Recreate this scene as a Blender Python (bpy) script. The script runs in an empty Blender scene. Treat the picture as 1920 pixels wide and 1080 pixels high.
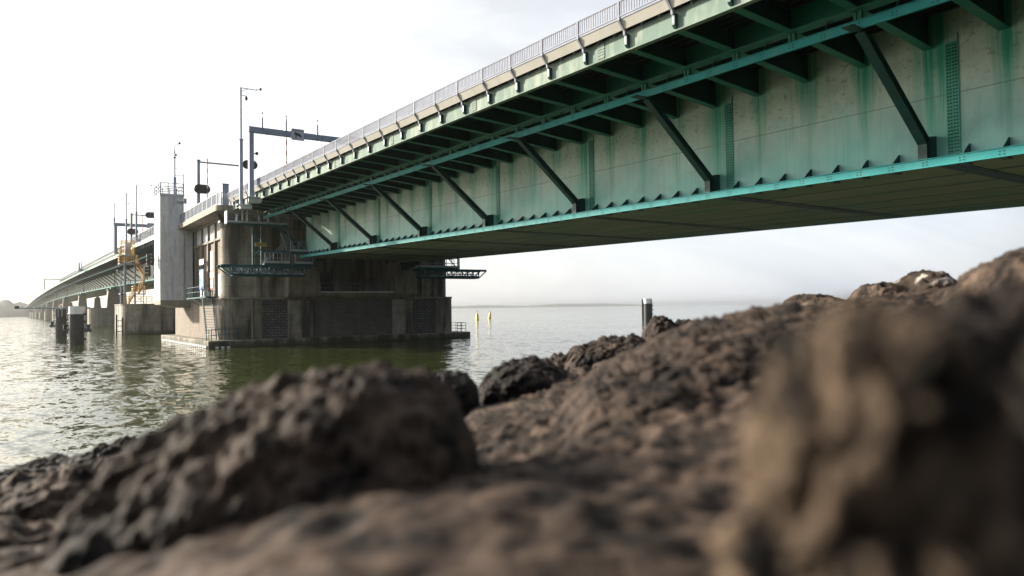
import bpy, math, random
import numpy as np
from mathutils import Vector, Matrix
random.seed(7)
PI = math.pi
SC = bpy.context.scene
COL = SC.collection

# ------------------------------------------------------------------ camera numbers
CAM = np.array([0.0, 0.0, 3.3])
FPX, PITCH, ROLL, YAW = 1359.87, 0.0264, 0.0141, 0.6051
FWD = np.array([math.sin(YAW)*math.cos(PITCH), math.cos(YAW)*math.cos(PITCH), math.sin(PITCH)])
RH = np.array([math.cos(YAW), -math.sin(YAW), 0.0])
FH = np.array([math.sin(YAW), math.cos(YAW), 0.0])
UP0 = np.cross(RH, FWD)
CR = math.cos(ROLL)*RH - math.sin(ROLL)*UP0
CU = math.cos(ROLL)*UP0 + math.sin(ROLL)*RH
def at(x, y, d):
    """point at forward distance d (metres) in the viewing direction (x, y)"""
    return CAM + (FWD + CR*((x-960)/FPX) + CU*((540-y)/FPX))*d

def zg(y):
    """vertical profile of the bridge: rises, crests near y=480, falls"""
    if y <= 70: return 0.0164*y
    t = y-70
    if y <= 480: return 1.148 + 0.0156*t - 0.0156/820*t*t
    return 4.346 - 9.5e-6*(y-480)**2

# ------------------------------------------------------------------ materials
def new_mat(name):
    m = bpy.data.materials.new(name); m.use_nodes = True
    nt = m.node_tree; b = nt.nodes['Principled BSDF']
    return m, nt, b
def node(nt, t, **k):
    n = nt.nodes.new(t)
    for a, v in k.items():
        if a.startswith('i_'): n.inputs[a[2:].replace('_', ' ')].default_value = v
        else: setattr(n, a, v)
    return n
def ramp(nt, fac, stops):
    r = node(nt, 'ShaderNodeValToRGB'); e = r.color_ramp.elements
    while len(e) < len(stops): e.new(0.5)
    for k, (p, c) in enumerate(stops):
        e[k].position = p; e[k].color = (c, c, c, 1) if not hasattr(c, '__len__') else (*c, 1)
    nt.links.new(fac, r.inputs[0]); return r.outputs[0]
def mixc(nt, fac, a, b, mode='MIX'):
    m = node(nt, 'ShaderNodeMix', data_type='RGBA', blend_type=mode)
    for s, v in ((0, fac), (6, a), (7, b)):
        if hasattr(v, 'is_linked') or hasattr(v, 'links'): nt.links.new(v, m.inputs[s])
        elif s == 0: m.inputs[0].default_value = v
        else: m.inputs[s].default_value = (*v, 1) if len(v) == 3 else v
    return m.outputs[2]
def math_(nt, op, a, b=None, clamp=False):
    m = node(nt, 'ShaderNodeMath', operation=op, use_clamp=clamp)
    for s, v in ((0, a), (1, b)):
        if v is None: continue
        if hasattr(v, 'links'): nt.links.new(v, m.inputs[s])
        else: m.inputs[s].default_value = v
    return m.outputs[0]
def coords(nt, scale=(1, 1, 1), out='Object', rot=(0, 0, 0)):
    tc = node(nt, 'ShaderNodeTexCoord'); mp = node(nt, 'ShaderNodeMapping')
    mp.inputs['Scale'].default_value = scale; mp.inputs['Rotation'].default_value = rot
    nt.links.new(tc.outputs[out], mp.inputs[0]); return mp.outputs[0]
def noise(nt, vec, scale, detail=4, rough=.55, dist=0):
    n = node(nt, 'ShaderNodeTexNoise', i_Scale=scale, i_Detail=detail, i_Roughness=rough, i_Distortion=dist)
    nt.links.new(vec, n.inputs['Vector']); return n.outputs['Fac']
def bump(nt, b, h, strength=.4, dist=.02):
    n = node(nt, 'ShaderNodeBump', i_Strength=strength, i_Distance=dist)
    nt.links.new(h, n.inputs['Height']); nt.links.new(n.outputs[0], b.inputs['Normal'])

def m_weather(name, c1, c2, scale=1.5, rough=.6, metal=0, stain=None, stain_amt=.5, streak=(1, 1, .15), bmp=.15, spots=None, spec=.5):
    """two tones mottled, vertical stain streaks, optional spots"""
    m, nt, b = new_mat(name)
    n1 = noise(nt, coords(nt), scale, 6, .6)
    c = mixc(nt, ramp(nt, n1, [(.35, 0.0), (.65, 1.0)]), c1, c2)
    if stain:
        n2 = noise(nt, coords(nt, streak), 2.2, 5, .6)
        f = math_(nt, 'MULTIPLY', ramp(nt, n2, [(.48, 0.0), (.68, 1.0)]), stain_amt)
        c = mixc(nt, f, c, stain)
    if spots:
        n3 = noise(nt, coords(nt), scale*9, 3, .5)
        c = mixc(nt, ramp(nt, n3, [(.62, 0.0), (.7, .8)]), c, spots)
    nt.links.new(c, b.inputs['Base Color'])
    b.inputs['Specular IOR Level'].default_value = spec; b.inputs['Roughness'].default_value = rough; b.inputs['Metallic'].default_value = metal
    if bmp: bump(nt, b, noise(nt, coords(nt), scale*12, 4, .6), bmp, .01)
    return m

M = {}
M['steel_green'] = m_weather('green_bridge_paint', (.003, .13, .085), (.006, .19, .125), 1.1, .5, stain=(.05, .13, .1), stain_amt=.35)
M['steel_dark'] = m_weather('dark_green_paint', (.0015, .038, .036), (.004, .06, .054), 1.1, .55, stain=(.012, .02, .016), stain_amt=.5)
M['rail_teal'] = m_weather('teal_rail_paint', (.02, .25, .26), (.035, .32, .32), .8, .6, stain=(.10, .30, .29), stain_amt=.35, spec=.25)
M['teal'] = m_weather('teal_paint', (.010, .075, .09), (.016, .105, .12), 1.2, .6, stain=(.05, .10, .10), stain_amt=.3, spec=.15)
M['fascia'] = m_weather('pale_green_fascia_paint', (.145, .21, .18), (.195, .26, .22), .9, .8, stain=(.36, .395, .33), stain_amt=.75, streak=(1, .9, .28), bmp=.05, spec=.12)
M['beige'] = m_weather('beige_panel', (.45, .44, .40), (.50, .485, .44), .6, .85, stain=(.40, .37, .31), stain_amt=.4, bmp=.03, spec=.1)
M['galv'] = m_weather('galvanised_grey', (.22, .25, .31), (.30, .33, .39), 2, .45, .25, bmp=.04)
M['galv_dark'] = m_weather('grey_painted_steel', (.22, .265, .34), (.30, .345, .42), 1.5, .5, .1, bmp=.04)
M['rail_grey'] = m_weather('railing_grey_paint', (.22, .235, .285), (.30, .315, .37), 2, .75, bmp=0, spec=.15)
M['white_metal'] = m_weather('pale_aluminium', (.42, .44, .46), (.54, .55, .56), 2, .45, .1, bmp=.03)
M['splice'] = m_weather('green_splice_paint', (.02, .27, .18), (.05, .33, .24), 1.1, .55, stain=(.2, .38, .31), stain_amt=.4)
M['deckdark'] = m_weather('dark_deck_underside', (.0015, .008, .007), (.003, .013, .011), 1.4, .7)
M['bolt'] = m_weather('bolt_dark', (.004, .014, .013), (.008, .02, .018), 6, .6, bmp=0)
M['concrete'] = m_weather('weathered_concrete', (.23, .205, .16), (.32, .285, .23), .8, .85, stain=(.10, .085, .06), stain_amt=.75, spots=(.18, .16, .13))
M['concrete_light'] = m_weather('pale_concrete', (.20, .178, .14), (.255, .228, .182), .9, .85, stain=(.27, .24, .19), stain_amt=.5, spots=(.36, .33, .28))
M['concrete_grey'] = m_weather('grey_tower_concrete', (.54, .545, .54), (.64, .64, .625), .9, .85, stain=(.33, .33, .32), stain_amt=.7, spots=(.33, .33, .33))
M['asphalt'] = m_weather('asphalt', (.045, .045, .045), (.06, .06, .058), 3, .9)
M['black'] = m_weather('black_housing', (.012, .012, .013), (.02, .02, .022), 3, .5, bmp=0)
M['red'] = m_weather('red_paint', (.42, .03, .04), (.5, .05, .05), 3, .5, bmp=0)
M['white'] = m_weather('white_paint', (.76, .76, .74), (.82, .82, .8), 2, .5, bmp=0)
M['blue'] = m_weather('blue_sign_paint', (.05, .18, .62), (.07, .22, .68), 3, .45, bmp=0)
M['signgrey'] = m_weather('grey_sign_face', (.42, .44, .47), (.5, .52, .55), 2, .5, bmp=0)
M['yellow'] = m_weather('yellow_scaffold_paint', (.62, .36, .06), (.7, .43, .1), 2, .5, stain=(.45, .28, .12), stain_amt=.5, bmp=0)
M['buoy'] = m_weather('yellow_buoy_paint', (.72, .52, .03), (.8, .6, .06), 2, .45, stain=(.3, .22, .06), stain_amt=.4, bmp=0)
M['ochre'] = m_weather('ochre_box_paint', (.38, .26, .06), (.46, .32, .09), 3, .5, bmp=0)
M['timber'] = m_weather('dark_pile_coating', (.018, .018, .02), (.035, .035, .036), 1.6, .55, stain=(.07, .07, .066), stain_amt=.5)
M['glass'] = m_weather('dark_lens', (.02, .022, .024), (.03, .032, .034), 3, .15, bmp=0)
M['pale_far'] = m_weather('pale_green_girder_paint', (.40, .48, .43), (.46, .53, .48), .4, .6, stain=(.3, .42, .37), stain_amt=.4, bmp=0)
M['far_land'] = m_weather('far_woodland', (.05, .06, .045), (.075, .08, .06), .02, .95, bmp=0)

def m_web():
    m, nt, b = new_mat('girder_web_weathered_paint')
    uv = node(nt, 'ShaderNodeUVMap'); sx = node(nt, 'ShaderNodeSeparateXYZ'); nt.links.new(uv.outputs[0], sx.inputs[0])
    U, V = sx.outputs[0], sx.outputs[1]            # U metres along, V metres above the bottom flange
    ob = coords(nt)
    n1 = noise(nt, ob, .55, 5, .6)
    up = mixc(nt, ramp(nt, n1, [(.35, 0.0), (.65, 1.0)]), (.345, .47, .395), (.455, .575, .49))
    lo = mixc(nt, ramp(nt, n1, [(.3, 0.0), (.7, 1.0)]), (.17, .45, .41), (.28, .53, .48))
    wob = math_(nt, 'ADD', V, math_(nt, 'MULTIPLY', math_(nt, 'SUBTRACT', noise(nt, coords(nt, (1, 1, .25)), .8, 5, .6), .5), 2.6))
    c = mixc(nt, ramp(nt, math_(nt, 'DIVIDE', wob, 4.4), [(.2, 0.0), (.55, 1.0)]), lo, up)
    # mottled grime low on the plates
    g = ramp(nt, noise(nt, coords(nt, (1, 1, .6)), .38, 6, .62), [(.52, 0.0), (.72, 1.0)])
    g = math_(nt, 'MULTIPLY', g, ramp(nt, math_(nt, 'DIVIDE', V, 4.4), [(.25, .55), (.7, .05)]))
    c = mixc(nt, g, c, (.16, .24, .25))
    # dark specks on the upper, bare part
    sp = ramp(nt, noise(nt, coords(nt, (1, 1, 1.5)), 4.2, 3, .6), [(.58, 0.0), (.66, .6)])
    sp = math_(nt, 'MULTIPLY', sp, ramp(nt, math_(nt, 'DIVIDE', V, 4.4), [(.4, 0.0), (.62, 1.0)]))
    c = mixc(nt, sp, c, (.17, .18, .15))
    # green runs below each cross bracket (period 1.9915 m, starting on a bracket)
    wv = math_(nt, 'ADD', U, math_(nt, 'MULTIPLY', math_(nt, 'SUBTRACT', noise(nt, coords(nt, (1, 1, .5)), .9, 3, .5), .5), .22))
    ph = math_(nt, 'SUBTRACT', math_(nt, 'FRACT', math_(nt, 'ADD', math_(nt, 'DIVIDE', wv, 1.9915), .5)), .5)
    d = math_(nt, 'MULTIPLY', math_(nt, 'ABSOLUTE', ph), 1.9915)
    wid = ramp(nt, math_(nt, 'DIVIDE', V, 4.4), [(.05, .05), (.35, .18), (.8, .5)])
    run = math_(nt, 'SUBTRACT', 1.0, math_(nt, 'DIVIDE', d, math_(nt, 'ADD', wid, .04)), True)
    br = ramp(nt, noise(nt, coords(nt, (1, 4.2, .18)), 1.3, 4, .6), [(.3, .12), (.62, 1.0)])
    run = math_(nt, 'MULTIPLY', math_(nt, 'POWER', run, .6), br)
    run = math_(nt, 'MULTIPLY', run, ramp(nt, math_(nt, 'DIVIDE', V, 4.4), [(.02, .12), (.4, .5), (.75, .95)]))
    # stronger ones at the splices (period 7.966)
    p2 = math_(nt, 'SUBTRACT', math_(nt, 'FRACT', math_(nt, 'ADD', math_(nt, 'DIVIDE', math_(nt, 'ADD', wv, .12), 7.966), .5)), .5)
    d2 = math_(nt, 'MULTIPLY', math_(nt, 'ABSOLUTE', p2), 7.966)
    r2 = math_(nt, 'MULTIPLY', math_(nt, 'SUBTRACT', 1.0, math_(nt, 'DIVIDE', d2, .75), True), 1.25, True)
    r2 = math_(nt, 'MULTIPLY', r2, ramp(nt, noise(nt, coords(nt, (1, 3, .15)), 1.2, 4, .6), [(.3, .35), (.6, 1.0)]))
    r2 = math_(nt, 'MULTIPLY', r2, ramp(nt, math_(nt, 'DIVIDE', V, 4.4), [(.0, .35), (.6, .95)]))
    fine = ramp(nt, noise(nt, coords(nt, (1, 7, .10)), 1.7, 5, .65), [(.35, .55), (.6, 1.15)])
    run = math_(nt, 'MULTIPLY', math_(nt, 'MULTIPLY', math_(nt, 'MAXIMUM', run, r2), 1.25), fine, True)
    # thin pale and dark rain marks between the green runs
    rm = ramp(nt, noise(nt, coords(nt, (1, 5, .12)), 2.1, 5, .6), [(.52, 0.0), (.7, .32)])
    c = mixc(nt, rm, c, (.13, .27, .22))
    blot = ramp(nt, noise(nt, coords(nt), 1.15, 6, .7), [(.55, 0.0), (.66, .38)])
    c = mixc(nt, blot, c, (.24, .29, .22))
    c = mixc(nt, run, c, (.003, .27, .17))
    # weld seam between the two plate rows
    seam = math_(nt, 'LESS_THAN', math_(nt, 'ABSOLUTE', math_(nt, 'SUBTRACT', V, 2.05)), .018)
    c = mixc(nt, math_(nt, 'MULTIPLY', seam, .6), c, (.1, .14, .12))
    nt.links.new(c, b.inputs['Base Color']); b.inputs['Roughness'].default_value = .6
    bump(nt, b, noise(nt, ob, .35, 3, .5), .25, .06)
    return m
M['web'] = m_web()

def m_soffit():
    m, nt, b = new_mat('girder_soffit_grimy_paint')
    n1 = noise(nt, coords(nt, (1, .12, 1)), .9, 6, .62)
    c = mixc(nt, ramp(nt, n1, [(.35, 0.0), (.65, 1.0)]), (.10, .225, .17), (.29, .30, .23))
    n2 = noise(nt, coords(nt), .5, 5, .6)
    c = mixc(nt, ramp(nt, n2, [(.45, 0.0), (.75, .7)]), c, (.33, .29, .22))
    nt.links.new(c, b.inputs['Base Color']); b.inputs['Roughness'].default_value = .65
    return m
M['soffit'] = m_soffit()

def m_brick(name, ca, cb, mortar, axes, bw=.5, bh=.2, msize=.02, dirt=.4):
    m, nt, b = new_mat(name)
    tc = node(nt, 'ShaderNodeTexCoord'); sx = node(nt, 'ShaderNodeSeparateXYZ'); nt.links.new(tc.outputs['Object'], sx.inputs[0])
    cx = node(nt, 'ShaderNodeCombineXYZ')
    nt.links.new(sx.outputs[axes[0]], cx.inputs[0]); nt.links.new(sx.outputs[axes[1]], cx.inputs[1])
    br = node(nt, 'ShaderNodeTexBrick')
    br.inputs['Scale'].default_value = 1; br.inputs['Brick Width'].default_value = bw; br.inputs['Row Height'].default_value = bh
    br.inputs['Mortar Size'].default_value = msize; br.inputs['Bias'].default_value = 0
    br.inputs['Color1'].default_value = (*ca, 1); br.inputs['Color2'].default_value = (*cb, 1); br.inputs['Mortar'].default_value = (*mortar, 1)
    nt.links.new(cx.outputs[0], br.inputs['Vector'])
    f = ramp(nt, noise(nt, coords(nt, (1, 1, .35)), .8, 6, .6), [(.4, 0.0), (.7, dirt)])
    c = mixc(nt, f, br.outputs['Color'], (.04, .035, .028))
    nt.links.new(c, b.inputs['Base Color']); b.inputs['Roughness'].default_value = .85
    bump(nt, b, math_(nt, 'SUBTRACT', 1.0, br.outputs['Fac']), .5, .012)
    return m
M['brick_warm'] = m_brick('warm_brown_brick', (.13, .084, .055), (.175, .116, .078), (.2, .165, .13), (1, 2), .32, .12, .02, .25)
M['brick_plinth'] = m_brick('pale_plinth_brick', (.185, .148, .112), (.24, .195, .15), (.115, .095, .075), (1, 2), .5, .2, .016, .35)
M['brick_dark'] = m_brick('dark_grey_brick', (.12, .107, .10), (.165, .148, .137), (.075, .067, .062), (0, 2), .5, .19, .02, .6)
M['brick_rubble'] = m_brick('rough_stone_blocks', (.10, .092, .098), (.18, .163, .168), (.03, .028, .027), (0, 2), .62, .26, .04, .75)

def m_pierwall():
    """concrete block courses with rain and algae staining"""
    m, nt, b = new_mat('stained_pier_concrete')
    n1 = noise(nt, coords(nt), .9, 6, .62)
    c = mixc(nt, ramp(nt, n1, [(.35, 0.0), (.65, 1.0)]), (.23, .205, .16), (.36, .325, .258))
    n2 = noise(nt, coords(nt, (1, 1, .09)), .75, 5, .58)
    c = mixc(nt, ramp(nt, n2, [(.45, 0.0), (.60, .92)]), c, (.035, .03, .022))
    n3 = noise(nt, coords(nt, (1, 1, .25)), .45, 5, .6)
    c = mixc(nt, ramp(nt, n3, [(.55, 0.0), (.72, .8)]), c, (.045, .052, .018))
    tc = node(nt, 'ShaderNodeTexCoord'); sx = node(nt, 'ShaderNodeSeparateXYZ'); nt.links.new(tc.outputs['Object'], sx.inputs[0])
    fr = math_(nt, 'FRACT', math_(nt, 'DIVIDE', sx.outputs[2], .93))
    ln = math_(nt, 'LESS_THAN', fr, .045)
    c = mixc(nt, math_(nt, 'MULTIPLY', ln, .55), c, (.05, .045, .035))
    tz = math_(nt, 'ADD', sx.outputs[2], math_(nt, 'MULTIPLY', math_(nt, 'SUBTRACT', noise(nt, coords(nt), 1.6, 5, .6), .5), 1.3))
    c = mixc(nt, ramp(nt, tz, [(.12, .9), (.45, .55), (.75, 0.0)]), c, (.028, .032, .014))
    nt.links.new(c, b.inputs['Base Color']); b.inputs['Roughness'].default_value = .85
    bump(nt, b, noise(nt, coords(nt), 7, 5, .6), .3, .02)
    return m
M['pier'] = m_pierwall()
M['plinth'] = m_weather('wet_dark_plinth_concrete', (.12, .105, .08), (.25, .222, .172), .35, .85, stain=(.022, .022, .012), stain_amt=.9, streak=(1, 1, .12), bmp=.3, spots=(.1, .09, .07))

def m_rock(name, dark, lit, scale, patch=None):
    m, nt, b = new_mat(name)
    v = coords(nt)
    n1 = noise(nt, v, scale, 8, .68)
    c = mixc(nt, ramp(nt, n1, [(.40, 0.0), (.68, 1.0)]), dark, lit)
    vo = node(nt, 'ShaderNodeTexVoronoi', i_Scale=scale*5); nt.links.new(v, vo.inputs['Vector'])
    c = mixc(nt, ramp(nt, vo.outputs['Distance'], [(.05, .6), (.32, 0.0)]), c, tuple(x*.35 for x in dark))
    if patch:
        n4 = noise(nt, v, 4.5, 5, .65)
        sz = node(nt, 'ShaderNodeSeparateXYZ'); nt.links.new(coords(nt, out='Generated'), sz.inputs[0])
        f = math_(nt, 'MULTIPLY', ramp(nt, n4, [(.52, 0.0), (.58, 1.0)]), ramp(nt, sz.outputs[2], [(.68, 0.0), (.85, 1.0)]))
        c = mixc(nt, f, c, patch)
    nt.links.new(c, b.inputs['Base Color']); b.inputs['Roughness'].default_value = .8; b.inputs['Specular IOR Level'].default_value = .12
    bump(nt, b, noise(nt, v, scale*7, 6, .7), .7, .02/scale*2)
    return m
M['rock'] = m_rock('brown_black_basalt', (.003, .0023, .0019), (.068, .047, .034), 6)
M['rock_dark'] = m_rock('dark_basalt', (.004, .0035, .0033), (.028, .021, .017), 6)  # same stone with a darker mottle
M['rock_pale'] = m_rock('pale_brown_basalt', (.006, .0046, .0036), (.115, .082, .06), 6)  # same stone with a paler brown mottle
M['rock_lichen'] = m_rock('basalt_with_droppings', (.013, .0095, .0072), (.075, .053, .038), 4, (.33, .31, .27))
M['rock_near'] = m_rock('near_basalt', (.002, .0015, .001), (.22, .157, .107), 8)
M['ground'] = m_rock('asphalt_bound_rubble', (.003, .0023, .0019), (.096, .066, .048), 9)

def m_water():
    m, nt, b = new_mat('estuary_water')
    n0 = noise(nt, coords(nt, (1, 1, 1)), .012, 3, .5)
    c = mixc(nt, ramp(nt, n0, [(.3, 0.0), (.7, 1.0)]), (.026, .036, .006), (.036, .046, .010))
    nt.links.new(c, b.inputs['Base Color'])
    b.inputs['Roughness'].default_value = .06; b.inputs['IOR'].default_value = 1.333
    def slope(sc, rot, ani, det, amp):
        n = node(nt, 'ShaderNodeTexNoise', i_Scale=sc, i_Detail=det, i_Roughness=.6, i_Distortion=.3)
        nt.links.new(coords(nt, (1.0, ani, 1), rot=(0, 0, rot)), n.inputs['Vector'])
        v = node(nt, 'ShaderNodeVectorMath', operation='SUBTRACT'); nt.links.new(n.outputs['Color'], v.inputs[0]); v.inputs[1].default_value = (.5, .5, .5)
        w = node(nt, 'ShaderNodeVectorMath', operation='MULTIPLY'); nt.links.new(v.outputs[0], w.inputs[0]); w.inputs[1].default_value = (amp, amp, 0)
        return w.outputs[0]
    def vadd(p, q):
        v = node(nt, 'ShaderNodeVectorMath', operation='ADD'); nt.links.new(p, v.inputs[0])
        if isinstance(q, tuple): v.inputs[1].default_value = q
        else: nt.links.new(q, v.inputs[1])
        return v.outputs[0]
    # swell, wind ripples and fine chop as surface slopes; calmer and rougher patches between
    pat = ramp(nt, noise(nt, coords(nt, (1, 1.6, 1)), .035, 3, .5), [(.35, .7), (.65, 1.25)])
    sl = vadd(slope(.35, .5, .55, 2, .12), vadd(slope(1.5, .8, .6, 2, .45), vadd(slope(5, .3, .7, 2, .36), slope(14, .9, .8, 1, .16))))
    sc_ = node(nt, 'ShaderNodeVectorMath', operation='SCALE'); nt.links.new(sl, sc_.inputs[0]); nt.links.new(pat, sc_.inputs['Scale'])
    nv_ = node(nt, 'ShaderNodeVectorMath', operation='NORMALIZE'); nt.links.new(vadd(sc_.outputs[0], (0, 0, 1)), nv_.inputs[0])
    nt.links.new(nv_.outputs[0], b.inputs['Normal'])
    return m
M['water'] = m_water()

# ------------------------------------------------------------------ mesh helpers
OFF = {}
class MB:
    def __init__(s): s.v = []; s.f = []; s.mi = []; s.cur = 0; s.uv = {}
    def add(s, vs, fs):
        o = len(s.v); s.v += [tuple(map(float, p)) for p in vs]
        for q in fs: s.f.append(tuple(o+i for i in q)); s.mi.append(s.cur)
        return s
    def box(s, a, b):
        x0, x1 = sorted((a[0], b[0])); y0, y1 = sorted((a[1], b[1])); z0, z1 = sorted((a[2], b[2]))
        return s.add([(x0,y0,z0),(x1,y0,z0),(x1,y1,z0),(x0,y1,z0),(x0,y0,z1),(x1,y0,z1),(x1,y1,z1),(x0,y1,z1)],
                     [(0,3,2,1),(4,5,6,7),(0,1,5,4),(1,2,6,5),(2,3,7,6),(3,0,4,7)])
    def bar(s, p, q, w=.05, h=None, up=(0, 0, 1)):
        h = w if h is None else h
        p, q = Vector(p), Vector(q); d = (q-p).normalized(); u = Vector(up)
        if abs(d.dot(u)) > .98: u = Vector((0, 1, 0)) if abs(d.y) < .9 else Vector((1, 0, 0))
        sd = d.cross(u).normalized()*(w/2); uu = sd.normalized().cross(d).normalized()*(h/2)
        vs = [p-sd-uu, p+sd-uu, p+sd+uu, p-sd+uu, q-sd-uu, q+sd-uu, q+sd+uu, q-sd+uu]
        return s.add(vs, [(0,1,2,3),(7,6,5,4),(4,5,1,0),(5,6,2,1),(6,7,3,2),(7,4,0,3)])
    def tube(s, p, q, r, r2=None, n=10):
        r2 = r if r2 is None else r2
        p, q = Vector(p), Vector(q); d = (q-p).normalized()
        u = Vector((0, 0, 1)) if abs(d.z) < .9 else Vector((1, 0, 0))
        a = d.cross(u).normalized(); b = d.cross(a)
        vs = []
        for c, rr in ((p, r), (q, r2)):
            for k in range(n):
                t = 2*PI*k/n; vs.append(c + a*math.cos(t)*rr + b*math.sin(t)*rr)
        fs = [(k, (k+1) % n, n+(k+1) % n, n+k) for k in range(n)]
        fs = [tuple(reversed(q_)) for q_ in fs]
        fs += [tuple(range(n)), tuple(reversed(range(n, 2*n)))]
        return s.add(vs, fs)
    def prism(s, poly, axis, a, b):
        """polygon in the two other axes, extruded along axis (0,1,2) from a to b"""
        n = len(poly); vs = []
        for c in (a, b):
            for (u, w) in poly:
                vs.append({0: (c, u, w), 1: (u, c, w), 2: (u, w, c)}[axis])
        fs = [tuple(range(n)), tuple(reversed(range(n, 2*n)))]
        fs += [((k+1) % n, k, n+k, n+(k+1) % n) for k in range(n)]
        return s.add(vs, fs)
    def lathe(s, c, prof, n=20):
        vs = []; m = len(prof)
        for (r, z) in prof:
            for k in range(n):
                t = 2*PI*k/n; vs.append((c[0]+r*math.cos(t), c[1]+r*math.sin(t), c[2]+z))
        fs = [(i*n+k, i*n+(k+1) % n, (i+1)*n+(k+1) % n, (i+1)*n+k) for i in range(m-1) for k in range(n)]
        fs += [tuple(reversed(range(n))), tuple(range((m-1)*n, m*n))]
        return s.add(vs, fs)
    def sphere(s, c, r, n=10, sc=(1, 1, 1)):
        prof = [(max(1e-3, r*math.sin(PI*i/8)), -r*math.cos(PI*i/8)*sc[2]) for i in range(9)]
        return s.lathe(c, prof, n)
    def build(s, name, mats, parent=None, smooth=False, loc=None, uv=None, bevel=0):
        me = bpy.data.meshes.new(name)
        off = OFF.get(parent.name, Vector()) if parent else (Vector(loc) if loc else Vector())
        me.from_pydata([Vector(p)-off for p in s.v], [], s.f)
        mats = mats if isinstance(mats, (list, tuple)) else [mats]
        for m in mats: me.materials.append(m)
        if len(mats) > 1: me.polygons.foreach_set('material_index', s.mi)
        if uv:
            l = me.uv_layers.new(name='UVMap')
            for lp in me.loops: l.data[lp.index].uv = uv(s.v[lp.vertex_index])
        if smooth: me.polygons.foreach_set('use_smooth', [True]*len(me.polygons))
        me.update()
        o = bpy.data.objects.new(name, me); COL.objects.link(o)
        if parent: o.parent = parent; OFF[o.name] = off
        elif loc: o.location = loc; OFF[o.name] = Vector(loc)
        if bevel:
            b = o.modifiers.new('bevel', 'BEVEL'); b.width = bevel; b.segments = 1; b.limit_method = 'ANGLE'
        return o
def tag(o, label=None, cat=None, group=None, kind=None):
    if label: o['label'] = label
    if cat: o['category'] = cat
    if group: o['group'] = group
    if kind: o['kind'] = kind
    return o
def thing(name, loc, label, cat, group=None):
    o = bpy.data.objects.new(name, None); COL.objects.link(o); o.location = loc; o.empty_display_size = .3
    OFF[o.name] = Vector(loc)
    return tag(o, label, cat, group)
def place(o, parent, loc):
    """a further copy of part o under parent, moved to loc (local)"""
    c = o.copy(); COL.objects.link(c); c.parent = parent; c.location = loc; return c
def copy_tree(o, parent=None):
    c = o.copy(); COL.objects.link(c); c.parent = parent
    for ch in list(o.children): copy_tree(ch, c)
    return c
def rect_round(x0, y0, x1, y1, r, corners=(1, 1, 1, 1), n=7):
    """footprint (counter-clockwise from x0,y0) with rounded corners"""
    pts = []
    for k, (cx, cy, a0) in enumerate(((x0, y0, PI), (x1, y0, 1.5*PI), (x1, y1, 0), (x0, y1, .5*PI))):
        if not corners[k]: pts.append((cx, cy)); continue
        ox = cx + (r if cx == x0 else -r); oy = cy + (r if cy == y0 else -r)
        for i in range(n+1):
            t = a0 + .5*PI*i/n; pts.append((ox+r*math.cos(t), oy+r*math.sin(t)))
    return pts
def sweep(mb, poly, ys, zf=zg):
    """closed (x,z) polygon carried along y on the bridge profile"""
    n = len(poly); vs = []; fs = []
    for y in ys:
        for (x, z) in poly: vs.append((x, y, z+zf(y)))
    for i in range(len(ys)-1):
        for k in range(n):
            fs.append((i*n+k, i*n+(k+1) % n, (i+1)*n+(k+1) % n, (i+1)*n+k))
    fs += [tuple(reversed(range(n))), tuple(range((len(ys)-1)*n, len(ys)*n))]
    return mb.add(vs, fs)
def rpoly(x0, z0, x1, z1): return [(x0, z0), (x1, z0), (x1, z1), (x0, z1)]
def frange(a, b, s):
    out = []; v = a
    while v < b-1e-6: out.append(v); v += s
    return out+[b]
def railing(mb, p, q, h, posts, rails=3, r=.025, post_r=.03):
    p, q = Vector(p), Vector(q)
    for i in range(posts):
        a = p.lerp(q, i/(posts-1)); mb.tube(a, a+Vector((0, 0, h)), post_r, n=6)
    for k in range(rails):
        z = Vector((0, 0, h*(k+1)/rails)); mb.tube(p+z, q+z, r, n=6)
    return mb

# ------------------------------------------------------------------ water and land
wm = MB()
xs = [-7000, -900, -120, 200, 1200, 7000]; ys_ = [-4000, -500, -60, 200, 1200, 9000]
for j in range(5):
    for i in range(5):
        wm.add([(xs[i], ys_[j], 0), (xs[i+1], ys_[j], 0), (xs[i+1], ys_[j+1], 0), (xs[i], ys_[j+1], 0)], [(0, 1, 2, 3)])
tag(wm.build('water', M['water']), kind='structure')

def ridge(name, pts, depth, seed, jag):
    rnd = random.Random(seed); mb = MB(); top = []
    for i in range(len(pts)-1):
        (x0, y0, h0), (x1, y1, h1) = pts[i], pts[i+1]
        n = max(2, int(math.hypot(x1-x0, y1-y0)/14))
        for k in range(n):
            t = k/n; h = h0+(h1-h0)*t
            top.append((x0+(x1-x0)*t, y0+(y1-y0)*t, max(.3, h*(1+rnd.uniform(-jag, jag)))))
    n = len(top); vs = []
    for (x, y, h) in top:
        d = np.array([x, y]); d = d/np.linalg.norm(d)*depth
        vs += [(x, y, -.8), (x+d[0]*.25, y+d[1]*.25, h), (x+d[0]*.8, y+d[1]*.8, h*.9), (x+d[0], y+d[1], -.8)]
    fs = [(4*i+k, 4*i+4+k, 4*i+5+k, 4*i+1+k) for i in range(n-1) for k in range(3)]
    mb.add(vs, fs)
    return tag(mb.build(name, M['far_land'], smooth=True), kind='structure')
ridge('hills', [(-900, 900, 14), (-420, 980, 22), (-180, 1000, 20), (-95, 1020, 26), (-60, 1010, 27), (-30, 1040, 22), (60, 1260, 16), (160, 1500, 12)], 260, 3, .12)
ridge('far_shore', [(x*1.75, y*1.75, h) for x, y, h in ((1150, 2300, 6), (1400, 2550, 16), (1750, 2700, 22), (1980, 2760, 13), (2150, 2740, 26), (2420, 2700, 24), (2600, 2600, 8), (2640, 2580, .4))], 400, 5, .1)

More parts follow.
